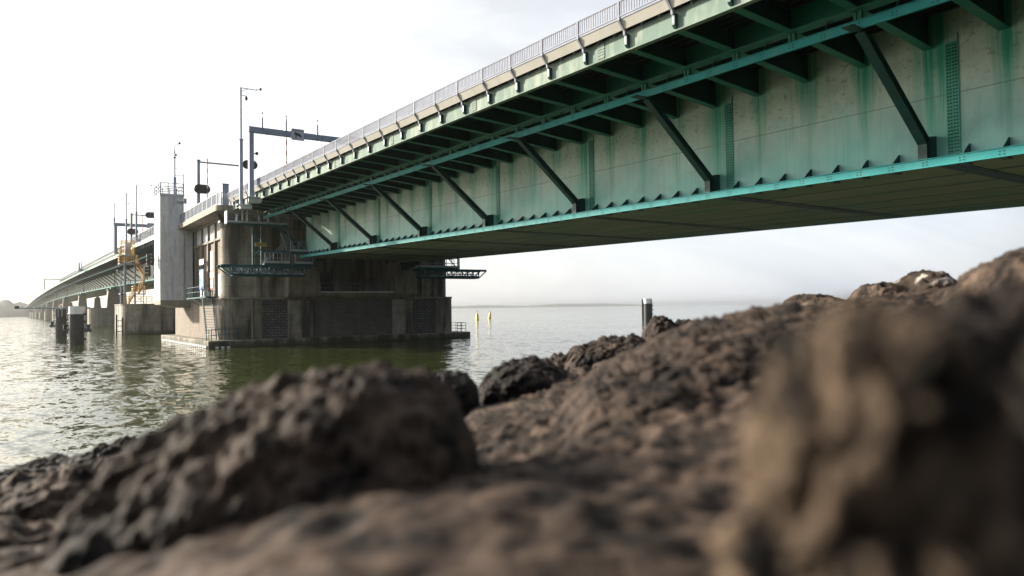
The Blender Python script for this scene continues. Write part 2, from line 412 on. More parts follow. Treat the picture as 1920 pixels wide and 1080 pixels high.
# ------------------------------------------------------------------ near bridge span
DY = 1.9915; Y0 = 10.50; YA, YB = -31.0, 66.0
NB = thing('bridge_span', (28.5, 20, 0), 'near span of the road bridge, green steel box girder with cantilevered deck on raking struts', 'bridge span')
NO = OFF[NB.name]
ysn = [YA, 0, 35, YB]
def part(name, polys, mat, ys=ysn, parent=NB, **k):
    mb = MB()
    for p in polys: sweep(mb, p, ys)
    return mb.build(name, mat, parent, **k)
part('girder_web', [rpoly(22.5, 7.12, 22.53, 11.7)], M['web'], uv=lambda p: (p[1]-Y0, p[2]-zg(p[1])-7.12))
tag(part('girder_web', [rpoly(34.47, 7.12, 34.5, 11.7)], M['steel_green']))
part('girder_soffit', [rpoly(22.1, 7.06, 35.0, 7.11)], M['soffit'])
for x in (24.2, 26.3, 28.5, 30.7, 32.8): part('soffit_seam', [rpoly(x-.05, 7.045, x+.05, 7.059)], M['steel_dark'])
part('gantry_rail', [rpoly(21.93, 7.02, 22.02, 7.25), rpoly(21.9, 7.255, 22.1, 7.275)], M['rail_teal'])
part('gantry_rail', [rpoly(18.62, 10.43, 18.70, 10.65), rpoly(18.58, 10.655, 18.76, 10.675)], M['rail_teal'])
part('gantry_rail', [rpoly(34.98, 7.02, 35.07, 7.25)], M['rail_teal'])
dk = [rpoly(16.12, 11.76, 41.0, 11.95)]
for x in frange(16.6, 22.2, .35): dk.append([(x-.07, 11.755), (x-.05, 11.52), (x+.05, 11.52), (x+.07, 11.755)])
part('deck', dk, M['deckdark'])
part('deck_edge', [rpoly(41.0, 11.1, 41.05, 11.95)], M['fascia'])
part('fascia', [rpoly(16.0, 11.1, 16.03, 11.7), rpoly(15.96, 11.06, 16.16, 11.095)], M['fascia'])
part('edge_panel', [[(15.62, 11.955), (15.66, 11.955), (15.82, 11.70), (15.78, 11.68)]], M['beige'])
part('kerb_cap', [rpoly(15.60, 11.96, 16.3, 12.0)], M['rail_grey'])
part('stringer', [rpoly(18.62, 10.96, 18.65, 11.74), rpoly(18.42, 10.925, 18.86, 10.955)], M['steel_green'])
# repeated parts, each mesh shared and moved along the span
ks = [k for k in range(-20, 28)]
def rep(first, ys, dz=True):
    for i, y in enumerate(ys):
        o = first if i == 0 else place(first, NB, (0, 0, 0))
        o.location = (0, y-NO.y, zg(y))
NOXY = Vector((NO.x, 0, 0))
def bp(mb, name, mats, **k):
    """part built around y=0 with the profile height left out"""
    mb.v = [(p[0], p[1]+NO.y, p[2]) for p in mb.v]
    return mb.build(name, mats, NB, **k)
mb = MB(); mb.prism([(16.04, 11.12), (18.65, 10.97), (22.49, 10.66), (22.49, 11.74), (16.04, 11.74)], 1, -.012, .012)
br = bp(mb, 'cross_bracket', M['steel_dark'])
mb = MB()
pl = [(16.04, 11.09), (18.4, 10.955), (18.88, 10.925), (22.49, 10.62)]
for a, b in zip(pl[:-1], pl[1:]):
    mb.add([(a[0], -.14, a[1]), (b[0], -.14, b[1]), (b[0], .14, b[1]), (a[0], .14, a[1]),
            (a[0], -.14, a[1]+.025), (b[0], -.14, b[1]+.025), (b[0], .14, b[1]+.025), (a[0], .14, a[1]+.025)],
           [(0,3,2,1),(4,5,6,7),(0,1,5,4),(1,2,6,5),(2,3,7,6),(3,0,4,7)])
fl = bp(mb, 'bracket_flange', M['steel_green'])
rep(br, [Y0+DY*k for k in ks]); rep(fl, [Y0+DY*k for k in ks])
# hangers of the upper gantry rail
mb = MB()
mb.box((18.63, -.11, 10.68), (18.66, -.04, 10.92)); mb.box((18.63, .04, 10.68), (18.66, .11, 10.92)); mb.box((18.665, -.11, 10.68), (18.74, .11, 10.92))
hg = bp(mb, 'rail_hanger', M['steel_green']); rep(hg, [Y0+DY*k for k in ks])
# curved rail clamps between the hangers
mb = MB()
mb.bar((18.72, 0, 10.68), (18.80, 0, 10.86), .06, .02); mb.bar((18.80, 0, 10.86), (18.74, -.12, 10.93), .06, .02); mb.bar((18.74, -.12, 10.92), (18.70, -.34, 10.935), .10, .03)
cl = bp(mb, 'rail_clamp', M['steel_dark']); rep(cl, [Y0+DY*(k+.5) for k in ks])
# bolt groups on the two rails
def boltgrp(xf, zc, cols, dy, rows=2, r=.016):
    m = MB()
    for c in range(cols):
        for q in range(rows):
            m.tube((xf, (c-(cols-1)/2)*dy, zc+(q-(rows-1)/2)*.085), (xf-.02, (c-(cols-1)/2)*dy, zc+(q-(rows-1)/2)*.085), r, n=6)
    return m
o = bp(boltgrp(18.62, 10.54, 2, .11), 'bolt_group', M['bolt']); rep(o, [Y0+DY*(k*.5) for k in range(-6, 56)])
o = bp(boltgrp(21.93, 7.135, 2, .11), 'bolt_group', M['bolt']); rep(o, [Y0+1.0*k-.05 for k in range(-4, 32)])
# railing and its posts
mb = MB()
mb.bar((15.6, 0, 11.93), (15.6, 0, 12.53), .06, .09); mb.bar((15.6, 0, 11.95), (15.83, 0, 11.66), .09, .075, up=(0, 1, 0)); mb.bar((15.83, 0, 11.68), (15.85, 0, 11.52), .09, .075, up=(0, 1, 0))
post = bp(mb, 'railing_post', M['rail_grey'])
rep(post, [Y0+DY*k for k in ks])
mb = MB(); mb.prism([(15.86, 11.55), (15.995, 11.55), (15.995, 11.14), (15.94, 11.14), (15.86, 11.22)], 1, -.055, .055)
mb.cur = 1; mb.box((15.855, -.012, 11.27), (15.862, .012, 11.46))
shoe = bp(mb, 'post_shoe', [M['steel_dark'], M['galv']]); rep(shoe, [Y0+DY*k for k in ks])
mb = MB(); sl = .0164
def sb(a, b, w, h): mb.bar((a[0], a[1], a[2]+sl*a[1]), (b[0], b[1], b[2]+sl*b[1]), w, h)
sb((15.6, .05, 12.52), (15.6, DY-.05, 12.52), .05, .045); sb((15.6, .05, 12.05), (15.6, DY-.05, 12.05), .04, .04)
for i in range(17):
    y = .10+i*(DY-.2)/16; mb.bar((15.6, y, 12.05+sl*y), (15.6, y, 12.52+sl*y), .022, .045)
pan = bp(mb, 'railing_panel', M['rail_grey']); rep(pan, [Y0+DY*k for k in ks])
mb = MB()
mb.box((15.92, -.02, 11.66), (16.1, .02, 11.8))
o = bp(mb, 'panel_spacer', M['galv']); rep(o, [Y0+DY*k+v for k in ks for v in (.62, 1.36)])
# struts
sk = [k for k in ks if k % 4 == 0]
mb = MB()
prof = [(22.12, 7.28), (21.95, 7.28), (21.95, 7.72), (18.72, 10.36), (18.60, 10.43), (19.02, 10.43), (19.05, 10.36), (22.12, 7.86)]
mb.prism(prof, 1, -.05, .05)
for (a, b) in (((21.94, 7.28), (21.94, 7.72)), ((21.94, 7.72), (18.72, 10.36))):
    mb.bar((a[0], 0, a[1]), (b[0], 0, b[1]), .26, .03, up=(-.6, 0, -.8) if a[1] > 7.5 else (1, 0, 0))
mb.bar((22.13, 0, 7.86), (19.06, 0, 10.36), .26, .03, up=(.6, 0, .8)); mb.box((18.1, -.16, 10.395), (18.66, .16, 10.42))
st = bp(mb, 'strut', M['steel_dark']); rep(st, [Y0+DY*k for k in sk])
mb = MB(); mb.prism([(22.14, 7.28), (22.49, 7.28), (22.49, 8.0), (22.14, 7.95)], 1, -.14, .14)
o = bp(mb, 'strut_foot', M['steel_dark']); rep(o, [Y0+DY*k for k in sk])
# triangular gussets over the lower rail
mb = MB(); mb.prism([(22.03, 7.12), (22.49, 7.12), (22.49, 7.62), (22.44, 7.62), (22.03, 7.28)], 1, -.012, .012); mb.box((22.0, -.1, 7.0), (22.4, .1, 7.03))
gs = bp(mb, 'gusset', M['steel_dark']); rep(gs, [Y0+DY*k*.5-.05 for k in range(-30, 56) if k % 8])
# splice plates with bolts on the web, strips under the soffit
mb = MB(); mb.box((22.485, -.17, 7.3), (22.498, .17, 10.68)); mb.box((22.47, -.185, 7.28), (22.498, -.172, 10.9)); mb.cur = 1
for c in (-.12, -.045, .045, .12):
    for r in range(33):
        z = 7.38+r*.1; mb.tube((22.485, c, z), (22.462, c, z), .023, n=6)
sp = bp(mb, 'splice_plate', [M['splice'], M['bolt']]); rep(sp, [Y0+DY*k-.62 for k in sk if k >= -8])
mb = MB(); mb.box((22.2, -.3, 7.035), (34.9, .3, 7.058)); mb.cur = 1
for i in range(64):
    for c in (-.2, -.08, .08, .2): x = 22.3+i*.197; mb.tube((x, c, 7.035), (x, c, 7.015), .02, n=5)
sp = bp(mb, 'soffit_splice', [M['steel_dark'], M['bolt']]); rep(sp, [Y0+DY*k-.62 for k in sk if k >= -8])
mb = MB(); mb.box((15.985, -.16, 11.13), (15.998, .16, 11.69)); mb.cur = 1
for c in range(4):
    for r in range(6): mb.tube((15.985, -.12+c*.08, 11.17+r*.095), (15.968, -.12+c*.08, 11.17+r*.095), .02, n=6)
sp = bp(mb, 'fascia_splice', [M['fascia'], M['bolt']]); rep(sp, [Y0+7.25+DY*k for k in sk if k < 28 and k > -12])

# ------------------------------------------------------------------ bascule pier
PR = thing('bridge_pier', (28.5, 80, 0), 'large stained concrete and brick bridge pier with rounded corners standing in the water', 'bridge pier')
mb = MB(); mb.prism(rect_round(14.6, 69.1, 42.6, 94, 1.2, (0, 1, 0, 0)), 2, -1.5, .62); mb.build('footing', M['pier'], PR, bevel=.05)
mb = MB()
for i in range(26): y = 69.5+i*.9; mb.box((14.45, y, .02), (14.6, y+.42, .2))
for i in range(3): x = 15.2+i*.5; mb.box((x, 69.0, -.1), (x+.25, 69.1, .1))
mb.build('fender_blocks', M['white'], PR)
mb = MB(); mb.prism(rect_round(16.0, 70.1, 41.0, 93, 1.7, (1, 1, 0, 0), 10), 2, .62, 4.4); mb.build('plinth', M['plinth'], PR, smooth=False)
mb = MB(); mb.prism(rect_round(15.93, 70.03, 41.07, 93.0, 1.75, (1, 1, 0, 0), 10), 2, 4.4, 4.56); mb.build('plinth_cap', M['concrete'], PR)
mb = MB(); mb.box((15.985, 72.1, .63), (15.995, 92.8, 4.39)); mb.build('brick_panel', M['brick_plinth'], PR)
for (a, b_, mt) in ((19.6, 22.0, 'brick_rubble'), (24.7, 33.0, 'brick_dark'), (35.5, 38.2, 'brick_rubble')):
    mb = MB(); mb.box((a, 70.06, .63), (b_, 70.09, 4.39)); mb.build('brick_panel', M[mt], PR)
for (a, b_) in ((22.05, 24.65), (33.05, 35.45)):
    mb = MB(); mb.box((a, 69.9, .63), (b_, 70.09, 4.3)); mb.build('pilaster', M['pier'], PR, bevel=.03)
# upper walls, with the recessed bearing bay in the middle
def arc(cx, cy, r, a0, a1, n=10): return [(cx+r*math.cos(a0+(a1-a0)*i/n), cy+r*math.sin(a0+(a1-a0)*i/n)) for i in range(n+1)]
foot = arc(18.0, 72.0, 1.7, PI, 1.5*PI, 16) + [(24.6, 70.3), (24.6, 73.4), (33.2, 73.4), (33.2, 70.3)] + arc(38.7, 72.0, 1.7, 1.5*PI, 2*PI) + [(40.4, 92), (16.55, 92), (16.55, 72.0)]
mb = MB(); mb.prism(foot, 2, 4.56, 12.25); mb.build('wall', M['pier'], PR)
for x in (19.0, 20.1): # shallow pilaster ribs on the shaded front
    mb = MB(); mb.box((x, 70.1, 4.57), (x+.5, 70.29, 12.0)); mb.build('wall_rib', M['pier'], PR)
for x in (36.6, 38.0):
    mb = MB(); mb.box((x, 70.1, 4.57), (x+.5, 70.29, 12.0)); mb.build('wall_rib', M['pier'], PR)
mb = MB(); mb.box((18.3, 70.2, 6.9), (18.9, 70.28, 7.5)); mb.build('niche_shade_plate', M['black'], PR)  # black block on the wall face stands in for the shade inside a niche
# sunlit facade: concrete frame with brick infill in two rows
mb = MB(); mb.box((16.5, 72.02, 4.57), (16.545, 84.4, 12.1)); mb.build('brick_infill', M['brick_warm'], PR)
mb = MB()
fins = [74.3, 77.26, 80.28, 83.3]
for y in fins: mb.box((16.27, y-.13, 4.57), (16.495, y+.13, 11.9))
mb.box((16.27, 72.01, 11.91), (16.495, 84.45, 12.24))
edges = [72.01]+[v for y in fins for v in (y-.135, y+.135)]+[84.45]
bays = [(edges[k], edges[k+1]) for k in range(0, len(edges), 2)]
for a, b_ in bays: mb.box((16.31, a, 10.13), (16.495, b_, 10.33))
mb.build('facade_frame', M['concrete_light'], PR)
for a, b_ in bays:
    mb = MB(); mb.box((16.46, a+.02, 10.34), (16.498, b_-.02, 11.89))
    for k in range(7): mb.box((16.44, a+.06, 10.42+k*.2), (16.459, b_-.06, 10.5+k*.2))
    mb.build('louvre_panel', M['concrete_grey'], PR)
# cornice slab carrying the roadway
cz = 12.12
mb = MB(); mb.prism(rect_round(14.8, 66.45, 42.2, 92.5, .9, (1, 1, 0, 0), 8), 2, cz+.02, cz+.52); mb.build('cornice', M['concrete'], PR, bevel=.02)
mb = MB(); mb.box((16.6, 66.5, cz+.524), (40.4, 92.4, cz+.56)); mb.build('roadway', M['asphalt'], PR)
# bearing block that carries the girder, with its balcony
def block(x0, x1, z0, z1, nm='bearing_block'):
    m = MB(); m.prism([(69.0, z0+.35), (69.35, z0), (73.3, z0), (73.3, z1), (69.0, z1)], 0, x0, x1); return m.build(nm, M['concrete'], PR, bevel=.02)
block(21.8, 24.9, 4.57, 8.12); block(32.95, 35.5, 4.57, 8.12)
mb = MB(); mb.prism([(69.05, 4.95), (69.4, 4.58), (73.35, 4.58), (73.35, 4.98), (69.05, 4.98)], 0, 24.91, 32.94); mb.build('balcony_slab', M['concrete'], PR)
mb = MB(); railing(mb, (25.0, 69.15, 4.98), (32.85, 69.15, 4.98), .95, 6, 2, .025, .03); mb.cur = 1; mb.box((25.0, 69.1, 4.98), (32.85, 69.13, 5.13))
mb.build('balcony_railing', [M['galv'], M['white_metal']], PR)
mb = MB(); mb.box((26.0, 73.32, 5.0), (27.6, 73.385, 7.2)); mb.build('doorway_shade_plate', M['black'], PR)  # flat black plate painted as the shade in the door opening
mb = MB(); mb.box((27.65, 72.6, 5.0), (27.75, 73.385, 7.6)); mb.box((25.2, 70.9, 6.1), (25.35, 71.05, 7.5)); mb.build('steel_post', M['galv'], PR)
for x in (23.9, 34.0):
    mb = MB(); mb.box((x-.5, 66.0, 7.9), (x+.5, 69.2, 8.1)); mb.prism([(69.1, 7.3), (69.1, 8.1), (66.0, 8.1), (66.0, 7.9)], 0, x-.3, x+.3); mb.build('bearing', M['steel_dark'], PR)
mb = MB(); mb.tube((18.7, 70.0, .65), (18.7, 70.0, 4.4), .06, n=8); mb.build('drain_pipe', M['concrete'], PR)
mb = MB(); mb.box((16.42, 72.5, 4.57), (16.49, 73.4, 6.85)); mb.build('door', M['white_metal'], PR)
mb = MB(); mb.cur = 0
for i in range(7):
    t = -.5+i*.28; mb.bar((15.6, 68.9, 11.45), (15.6+.5*math.sin(t)-.2, 68.2+.8*math.sin(t), 11.45+.75*math.cos(t)*.8), .06, .05)
mb.box((15.5, 68.5, 11.3), (15.95, 69.3, 11.5)); tag(mb.build('floodlight_cluster', M['black'], loc=(15.6, 68.9, 11.4)), 'dark fan of splayed rods and lamps fixed under the pier cornice corner', 'lamp cluster')

# railing on the cornice edge
RL = thing('pier_railing', (14.95, 75, cz+.52), 'pale grey barred railing along the concrete cornice of the pier', 'railing')
pts = [(14.95, y) for y in frange(67.2, 84.2, 1.9)]
def barpanel(p, q, h, nm, parent, nb=15, pm='galv_dark', r=.02):
    m = MB(); p, q = Vector(p), Vector(q); z = Vector((0, 0, 1))
    m.bar(p+z*.12, q+z*.12, .04, .04); m.bar(p+z*h, q+z*h, .06, .05)
    for i in range(nb): a = p.lerp(q, (i+.5)/nb); m.bar(a+z*.12, a+z*h, .03, r)
    return m.build(nm, M['galv'], parent)
for i in range(len(pts)-1):
    a, b_ = pts[i], pts[i+1]
    if i == 0: first_panel = barpanel((a[0], a[1], cz+.52), (b_[0], b_[1], cz+.52), 1.08, 'railing_panel', RL)
    else: barpanel((a[0], a[1], cz+.52), (b_[0], b_[1], cz+.52), 1.08, 'railing_panel', RL)
barpanel((15.15, 66.6, cz+.52), (16.0, 66.6, cz+.52), 1.08, 'railing_panel', RL, 7); barpanel((14.95, 67.2, cz+.52), (15.15, 66.6, cz+.52), 1.08, 'railing_panel', RL, 5)
for a in pts+[(15.15, 66.6), (16.0, 66.6)]:
    mb = MB(); mb.box((a[0]-.04, a[1]-.04, cz+.52), (a[0]+.04, a[1]+.04, cz+1.66)); mb.build('railing_post', M['white_metal'], RL)
mb = MB(); mb.box((15.5, 67.6, cz+.524), (16.05, 68.4, 14.65)); mb.box((15.46, 67.55, 14.65), (16.09, 68.45, 14.7)); tag(mb.build('control_cabinet', M['galv_dark'], loc=(15.8, 68, cz+.52)), 'tall grey steel cabinet standing behind the railing at the pier corner', 'cabinet')

# ------------------------------------------------------------------ stair tower
TW = thing('stair_tower', (14.6, 86.4, 4), 'grey concrete stair tower with round portholes hanging on the pier side', 'tower')
for (z0, z1) in ((4.55, 8.88), (8.92, 13.31), (13.35, 14.1), (14.14, 14.9), (14.94, 15.75)):
    mb = MB(); mb.box((13.05, 84.5, z0), (15.4, 88.3, z1)); mb.build('wall', M['concrete_grey'], TW, bevel=.015)
mb = MB(); mb.box((13.07, 84.52, 4.6), (15.38, 88.28, 15.7)); mb.box((15.401, 84.62, 4.2), (16.3, 88.2, 12.1)); mb.build('core', M['concrete_grey'], TW)
mb = MB(); mb.prism([(13.07, 4.54), (13.07, 4.1), (14.9, 3.75), (15.95, 3.75), (15.95, 4.54)], 1, 84.53, 88.27); mb.build('underside', M['concrete_light'], TW)
mb = MB(); mb.box((13.0, 84.45, 15.76), (15.45, 88.35, 15.98)); mb.build('roof_slab', M['white_metal'], TW)
for (y, z) in ((87.1, 14.8), (85.6, 13.8), (87.25, 12.2), (85.9, 11.0), (86.4, 9.8), (87.3, 8.6), (87.6, 7.0), (86.1, 6.3)):
    mb = MB(); mb.tube((13.08, y, z), (13.02, y, z), .27, n=16); mb.cur = 1; mb.tube((13.035, y, z), (13.012, y, z), .2, n=16); mb.build('porthole', [M['galv_dark'], M['glass']], TW)
mb = MB(); z0 = 15.98
for p, q in (((13.1, 84.55), (15.35, 84.55)), ((13.1, 84.55), (13.1, 88.25)), ((15.35, 84.55), (15.35, 88.25)), ((13.1, 88.25), (15.35, 88.25))):
    railing(mb, (*p, z0), (*q, z0), 1.15, 4, 3, .04, .05)
mb.build('railing', M['galv'], TW)
mb = MB(); mb.box((14.7, 84.35, 15.1), (15.6, 84.49, 15.2)); mb.box((15.41, 84.3, 15.0), (15.65, 84.49, 15.55)); mb.build('wall_bracket', M['galv_dark'], TW)
AM = thing('antenna_mast', (14.62, 85.2, 15.98), 'thin antenna mast with cameras and aerials on the tower roof', 'mast')
mb = MB(); mb.tube((14.62, 85.2, 15.98), (14.62, 85.2, 17.9), .16); mb.tube((14.62, 85.2, 17.9), (14.62, 85.2, 20.8), .07); mb.tube((14.62, 85.2, 20.8), (14.62, 85.2, 21.3), .035); mb.tube((14.62, 85.2, 21.3), (14.95, 85.0, 21.6), .03); mb.build('pole', M['galv_dark'], AM)
mb = MB(); mb.sphere((15.05, 84.95, 21.62), .14); mb.tube((15.05, 84.95, 21.7), (15.0, 84.95, 22.0), .02); mb.build('camera', M['black'], AM)
mb = MB(); mb.sphere((14.72, 85.1, 20.35), .12); mb.sphere((14.6, 85.1, 20.05), .16, sc=(1, 1, .5)); mb.build('camera', M['black'], AM)
mb = MB()
mb.bar((14.62, 85.2, 18.9), (15.3, 85.1, 18.95), .04); mb.tube((15.3, 85.1, 18.5), (15.3, 85.1, 19.4), .02, n=6); mb.tube((14.8, 85.1, 18.5), (14.8, 85.1, 19.6), .015, n=6)
mb.bar((14.62, 85.2, 18.1), (15.45, 84.9, 18.1), .05); mb.tube((15.45, 84.9, 16.0), (15.45, 84.9, 18.3), .045, n=6); mb.tube((14.4, 85.1, 18.2), (14.4, 85.1, 18.6), .015, n=6)
mb.build('aerial', M['galv_dark'], AM)

def ship_signal(x, y, z, label, board):
    t = thing('ship_signal', (x, y, z), label, 'signal light', 'ship signal lights by the pier')
    mb = MB(); mb.box((x, y, z), (x+.3, y+.25, z+1.25)); mb.build('housing', M['black'], t)
    for i in range(3):
        mb = MB(); zz = z+.2+i*.42
        mb.tube((x, y+.1, zz), (x-.45, y+.1, zz-.02), .17, n=10); mb.build('hood', M['black'], t)
    if board: mb = MB(); mb.box((x+.32, y-.02, z-.2), (x+.62, y+.02, z+1.45)); mb.build('board', M['white'], t)
    mb = MB(); mb.bar((x+.3, y+.15, z+.6), (x+.9, y+.15, z+.6), .08); mb.build('arm', M['galv_dark'], t)
ship_signal(12.45, 86.2, 8.35, 'three black hooded signal lamps stacked on the tower edge', False)
ship_signal(14.65, 104.0, 8.0, 'three black hooded signal lamps beside a narrow white board on the yellow stair', True)

# ------------------------------------------------------------------ signs, stair and platforms on the sunlit pier face
def wall_sign(name, label, y0, y1, z0, z1, face, border=None, marks=(), mark_mat='black', x=15.9):
    x += .36; y0 *= 1.021; y1 *= 1.021; z0 = 3.3+(z0-3.3)*1.021; z1 = 3.3+(z1-3.3)*1.021
    t = thing(name, (x, (y0+y1)/2, z0), label, 'sign')
    if border: mb = MB(); mb.box((x-.02, y0, z0), (x+.02, y1, z1)); mb.build('border', M[border], t); bd = .14
    else: bd = 0
    mb = MB(); mb.box((x-.035, y0+bd, z0+bd), (x-.0 if not border else x-.022, y1-bd, z1-bd)); mb.build('face', M[face], t)
    if marks:
        mb = MB()
        for (u0, u1, v0, v1) in marks:
            a, b_ = y1-bd-(y1-y0-2*bd)*u0, y1-bd-(y1-y0-2*bd)*u1
            mb.box((x-.042, a, z0+bd+(z1-z0-2*bd)*v0), (x-.036, b_, z0+bd+(z1-z0-2*bd)*v1))
        mb.build('marking', M[mark_mat], t)
    mb = MB(); mb.bar((x+.02, (y0+y1)/2, z0+.3), (16.5, (y0+y1)/2, z0+.3), .05); mb.bar((x+.02, (y0+y1)/2, z1-.3), (16.5, (y0+y1)/2, z1-.3), .05); mb.build('bracket', M['galv_dark'], t)
    return t
wall_sign('blue_sign', 'tall blue board with white symbols below the white box on the brick facade', 76.0, 77.9, 5.5, 7.5, 'blue', None,
          [(.15, .4, .72, .86), (.3, .55, .58, .7), (.45, .75, .7, .9), (.55, .7, .5, .62), (.2, .45, .2, .27), (.3, .7, .1, .15), (.3, .6, .17, .2)], 'white', 15.62)
wall_sign('white_sign', 'white box sign above the blue board on the brick facade', 76.0, 77.9, 7.95, 8.5, 'white', None, (), 'black', 15.62)
wall_sign('tall_sign', 'tall narrow white sign with red border between the concrete fins', 72.95, 74.35, 7.15, 9.15, 'white', 'red', [(.3, .6, .78, .83), (.45, .75, .66, .72), (.35, .6, .52, .57), (.4, .6, .25, .3), (.3, .5, .1, .16)])
wall_sign('notice_board', 'plain white notice with faint grey lines below the tall red bordered sign', 73.0, 74.4, 6.5, 7.1, 'white', None, [(.15, .85, .7, .76), (.15, .7, .5, .56), (.15, .8, .3, .36)], 'galv')
wall_sign('small_sign', 'small white sign with red border lowest on the facade beside the door', 73.05, 74.3, 5.45, 6.45, 'white', 'red', [(.35, .6, .6, .85), (.35, .6, .2, .45)])
PL = thing('access_platform', (15.4, 76, 4.6), 'steel access platform with railing along the sunlit pier face', 'platform')
mb = MB(); mb.box((14.95, 71.9, 4.58), (15.9, 80.8, 4.7)); mb.build('grating', M['teal'], PL)
mb = MB(); railing(mb, (14.98, 73.6, 4.7), (14.98, 80.7, 4.7), 1.0, 5, 2); railing(mb, (14.98, 80.7, 4.7), (15.88, 80.7, 4.7), 1.0, 2, 2); railing(mb, (15.0, 71.95, 4.7), (15.88, 71.95, 4.7), 1.0, 2, 2); mb.build('railing', M['teal'], PL)
mb = MB()
for y in (74, 77.2, 80.3): mb.bar((14.97, y, 4.56), (16.0, y, 4.0), .08)
mb.build('bracket', M['galv_dark'], PL)
mb = MB(); mb.box((15.3, 75.2, 4.7), (15.8, 75.9, 5.4)); mb.box((15.3, 74.2, 4.7), (15.8, 74.8, 5.2)); tag(mb.build('equipment_box', M['white_metal'], loc=(15.5, 75, 4.7), bevel=.02), 'pale equipment boxes standing on the pier access platform', 'box')
def stair(name, label, x0, x1, top, bot, group):
    t = thing(name, ((x0+x1)/2, bot[0], bot[1]), label, 'stair', group)
    for x in (x0, x1):
        mb = MB(); mb.bar((x, *top), (x, *bot), .06, .2); mb.build('stringer', M['teal'], t)
        mb = MB(); mb.tube((x, top[0], top[1]+.9), (x, bot[0]-.1, bot[1]+.9), .025, n=6)
        for k in (0.03, .5, .97): y = top[0]+(bot[0]-top[0])*k; z = top[1]+(bot[1]-top[1])*k; mb.tube((x, y, z), (x, y, z+.9), .022, n=6)
        mb.build('handrail', M['teal'], t)
    n = 16
    for i in range(n):
        k = (i+.5)/n; y = top[0]+(bot[0]-top[0])*k; z = top[1]+(bot[1]-top[1])*k
        mb = MB(); mb.box((x0+.03, y-.1, z-.02), (x1-.03, y+.1, z+.02)); mb.build('tread', M['white_metal'], t)
    return t
stair('steel_stair', 'steep teal steel stair from the footing up to the platform on the sunlit pier end', 14.98, 15.85, (73.4, 4.7), (71.6, .64), 'steel stairs on the pier footing')
GR = thing('guard_rail', (16.2, 69.3, .62), 'low teal guard rail at the foot of the sunlit steel stair', 'guard rail', 'guard rails on the pier footing')
mb = MB(); railing(mb, (14.9, 69.3, .63), (17.2, 69.3, .63), 1.05, 3, 2, .03, .035); railing(mb, (14.9, 69.3, .63), (14.9, 71.3, .63), 1.05, 3, 2, .03, .035); railing(mb, (17.2, 69.3, .63), (17.4, 70.0, .63), 1.05, 2, 2, .03, .035); mb.build('rails', M['teal'], GR)
t = thing('steel_stair', (41.6, 74, .62), 'dark steep stair on the far shaded end of the pier', 'stair', 'steel stairs on the pier footing')
for y in (73.4, 74.2):
    mb = MB(); mb.bar((41.1, y, 3.0), (42.05, y, .63), .06, .16); mb.tube((41.2, y, 3.6), (42.2, y, 1.4), .025, n=6); mb.build('stringer', M['teal'], t)
for i in range(10):
    k = (i+.5)/10; mb = MB(); mb.box((41.1+.95*k-.1, 73.42, 3-2.37*k-.02), (41.1+.95*k+.1, 74.18, 3-2.37*k+.02)); mb.build('tread', M['galv'], t)
t = thing('guard_rail', (42.4, 71, .62), 'dark guard rail on the shaded far tip of the pier footing', 'guard rail', 'guard rails on the pier footing')
mb = MB(); railing(mb, (41.2, 70.4, .63), (42.4, 70.6, .63), 1.0, 3, 3); railing(mb, (42.4, 70.6, .63), (42.45, 74, .63), 1.0, 4, 3); mb.build('rails', M['teal'], t)

# ------------------------------------------------------------------ inspection gantry below the span end
GA = thing('inspection_gantry', (19, 66.3, 6.4), 'teal inspection gantry with several walkways hanging under the lit side of the bridge end', 'gantry', 'inspection gantries under the bridge')
GB = thing('inspection_gantry', (38, 66.3, 6.4), 'dark inspection gantry whose pointed tip sticks out past the shaded end of the pier', 'gantry', 'inspection gantries under the bridge')
def truss(x0, x1, z0, z1, y0, y1, cells, g):
    for y in (y0, y1):
        mb = MB(); mb.bar((x0, y, z0), (x1, y, z0), .1, .12)
        for i in range(cells+1):
            x = x0+(x1-x0)*i/cells; mb.bar((x, y, z0), (x, y, z1), .06)
            if i < cells: x2 = x0+(x1-x0)*(i+1)/cells; mb.bar((x, y, z0 if i % 2 else z1), (x2, y, z1 if i % 2 else z0), .055)
        mb.build('boom_truss', M['teal'], g)
def walkway(x0, x1, y0, y1, z, h, n, g=None):
    g = g or GA
    mb = MB(); mb.box((x0, y0, z-.12), (x1, y1, z)); o = mb.build('walkway', M['teal'], g)
    for y in (y0+.03, y1-.03):
        mb = MB(); mb.cur = 0; railing(mb, (x0, y, z), (x1, y, z), h, n, 2, .028, .035); mb.cur = 1; mb.box((x0, y-.012, z+.01), (x1, y+.012, z+.2))
        mb.build('walkway_railing', [M['galv'], M['white_metal']], o)
    return o
for g, xa, xb in ((GA, 14.9, 23.1), (GB, 42.1, 34.0)):
    for y in (65.7, 67.0):
        mb = MB(); mb.bar((xa, y, 7.25), (xb, y, 7.25), .14, .22); mb.build('boom', M['teal'], g)
        mb = MB(); tx = xa+.95*(1 if xb > xa else -1); mb.bar((xa, y, 7.2), (tx, y, 6.45), .09); mb.build('tip_brace', M['teal'], g)
truss(15.85, 22.4, 6.5, 7.14, 65.75, 66.95, 9, GA); truss(41.2, 34.4, 6.5, 7.14, 65.75, 66.95, 10, GB)
walkway(15.9, 22.3, 65.8, 66.9, 6.5, .7, 9); walkway(34.8, 41.2, 65.8, 66.9, 6.5, .7, 9, GB)
walkway(18.7, 20.9, 65.7, 66.9, 7.55, 1.0, 4); walkway(21.4, 23.0, 65.6, 66.8, 7.55, 1.0, 3); walkway(20.9, 23.1, 65.4, 66.7, 8.65, .9, 4)
walkway(34.2, 38.8, 65.7, 66.9, 7.5, .95, 6, GB)
mb = MB()
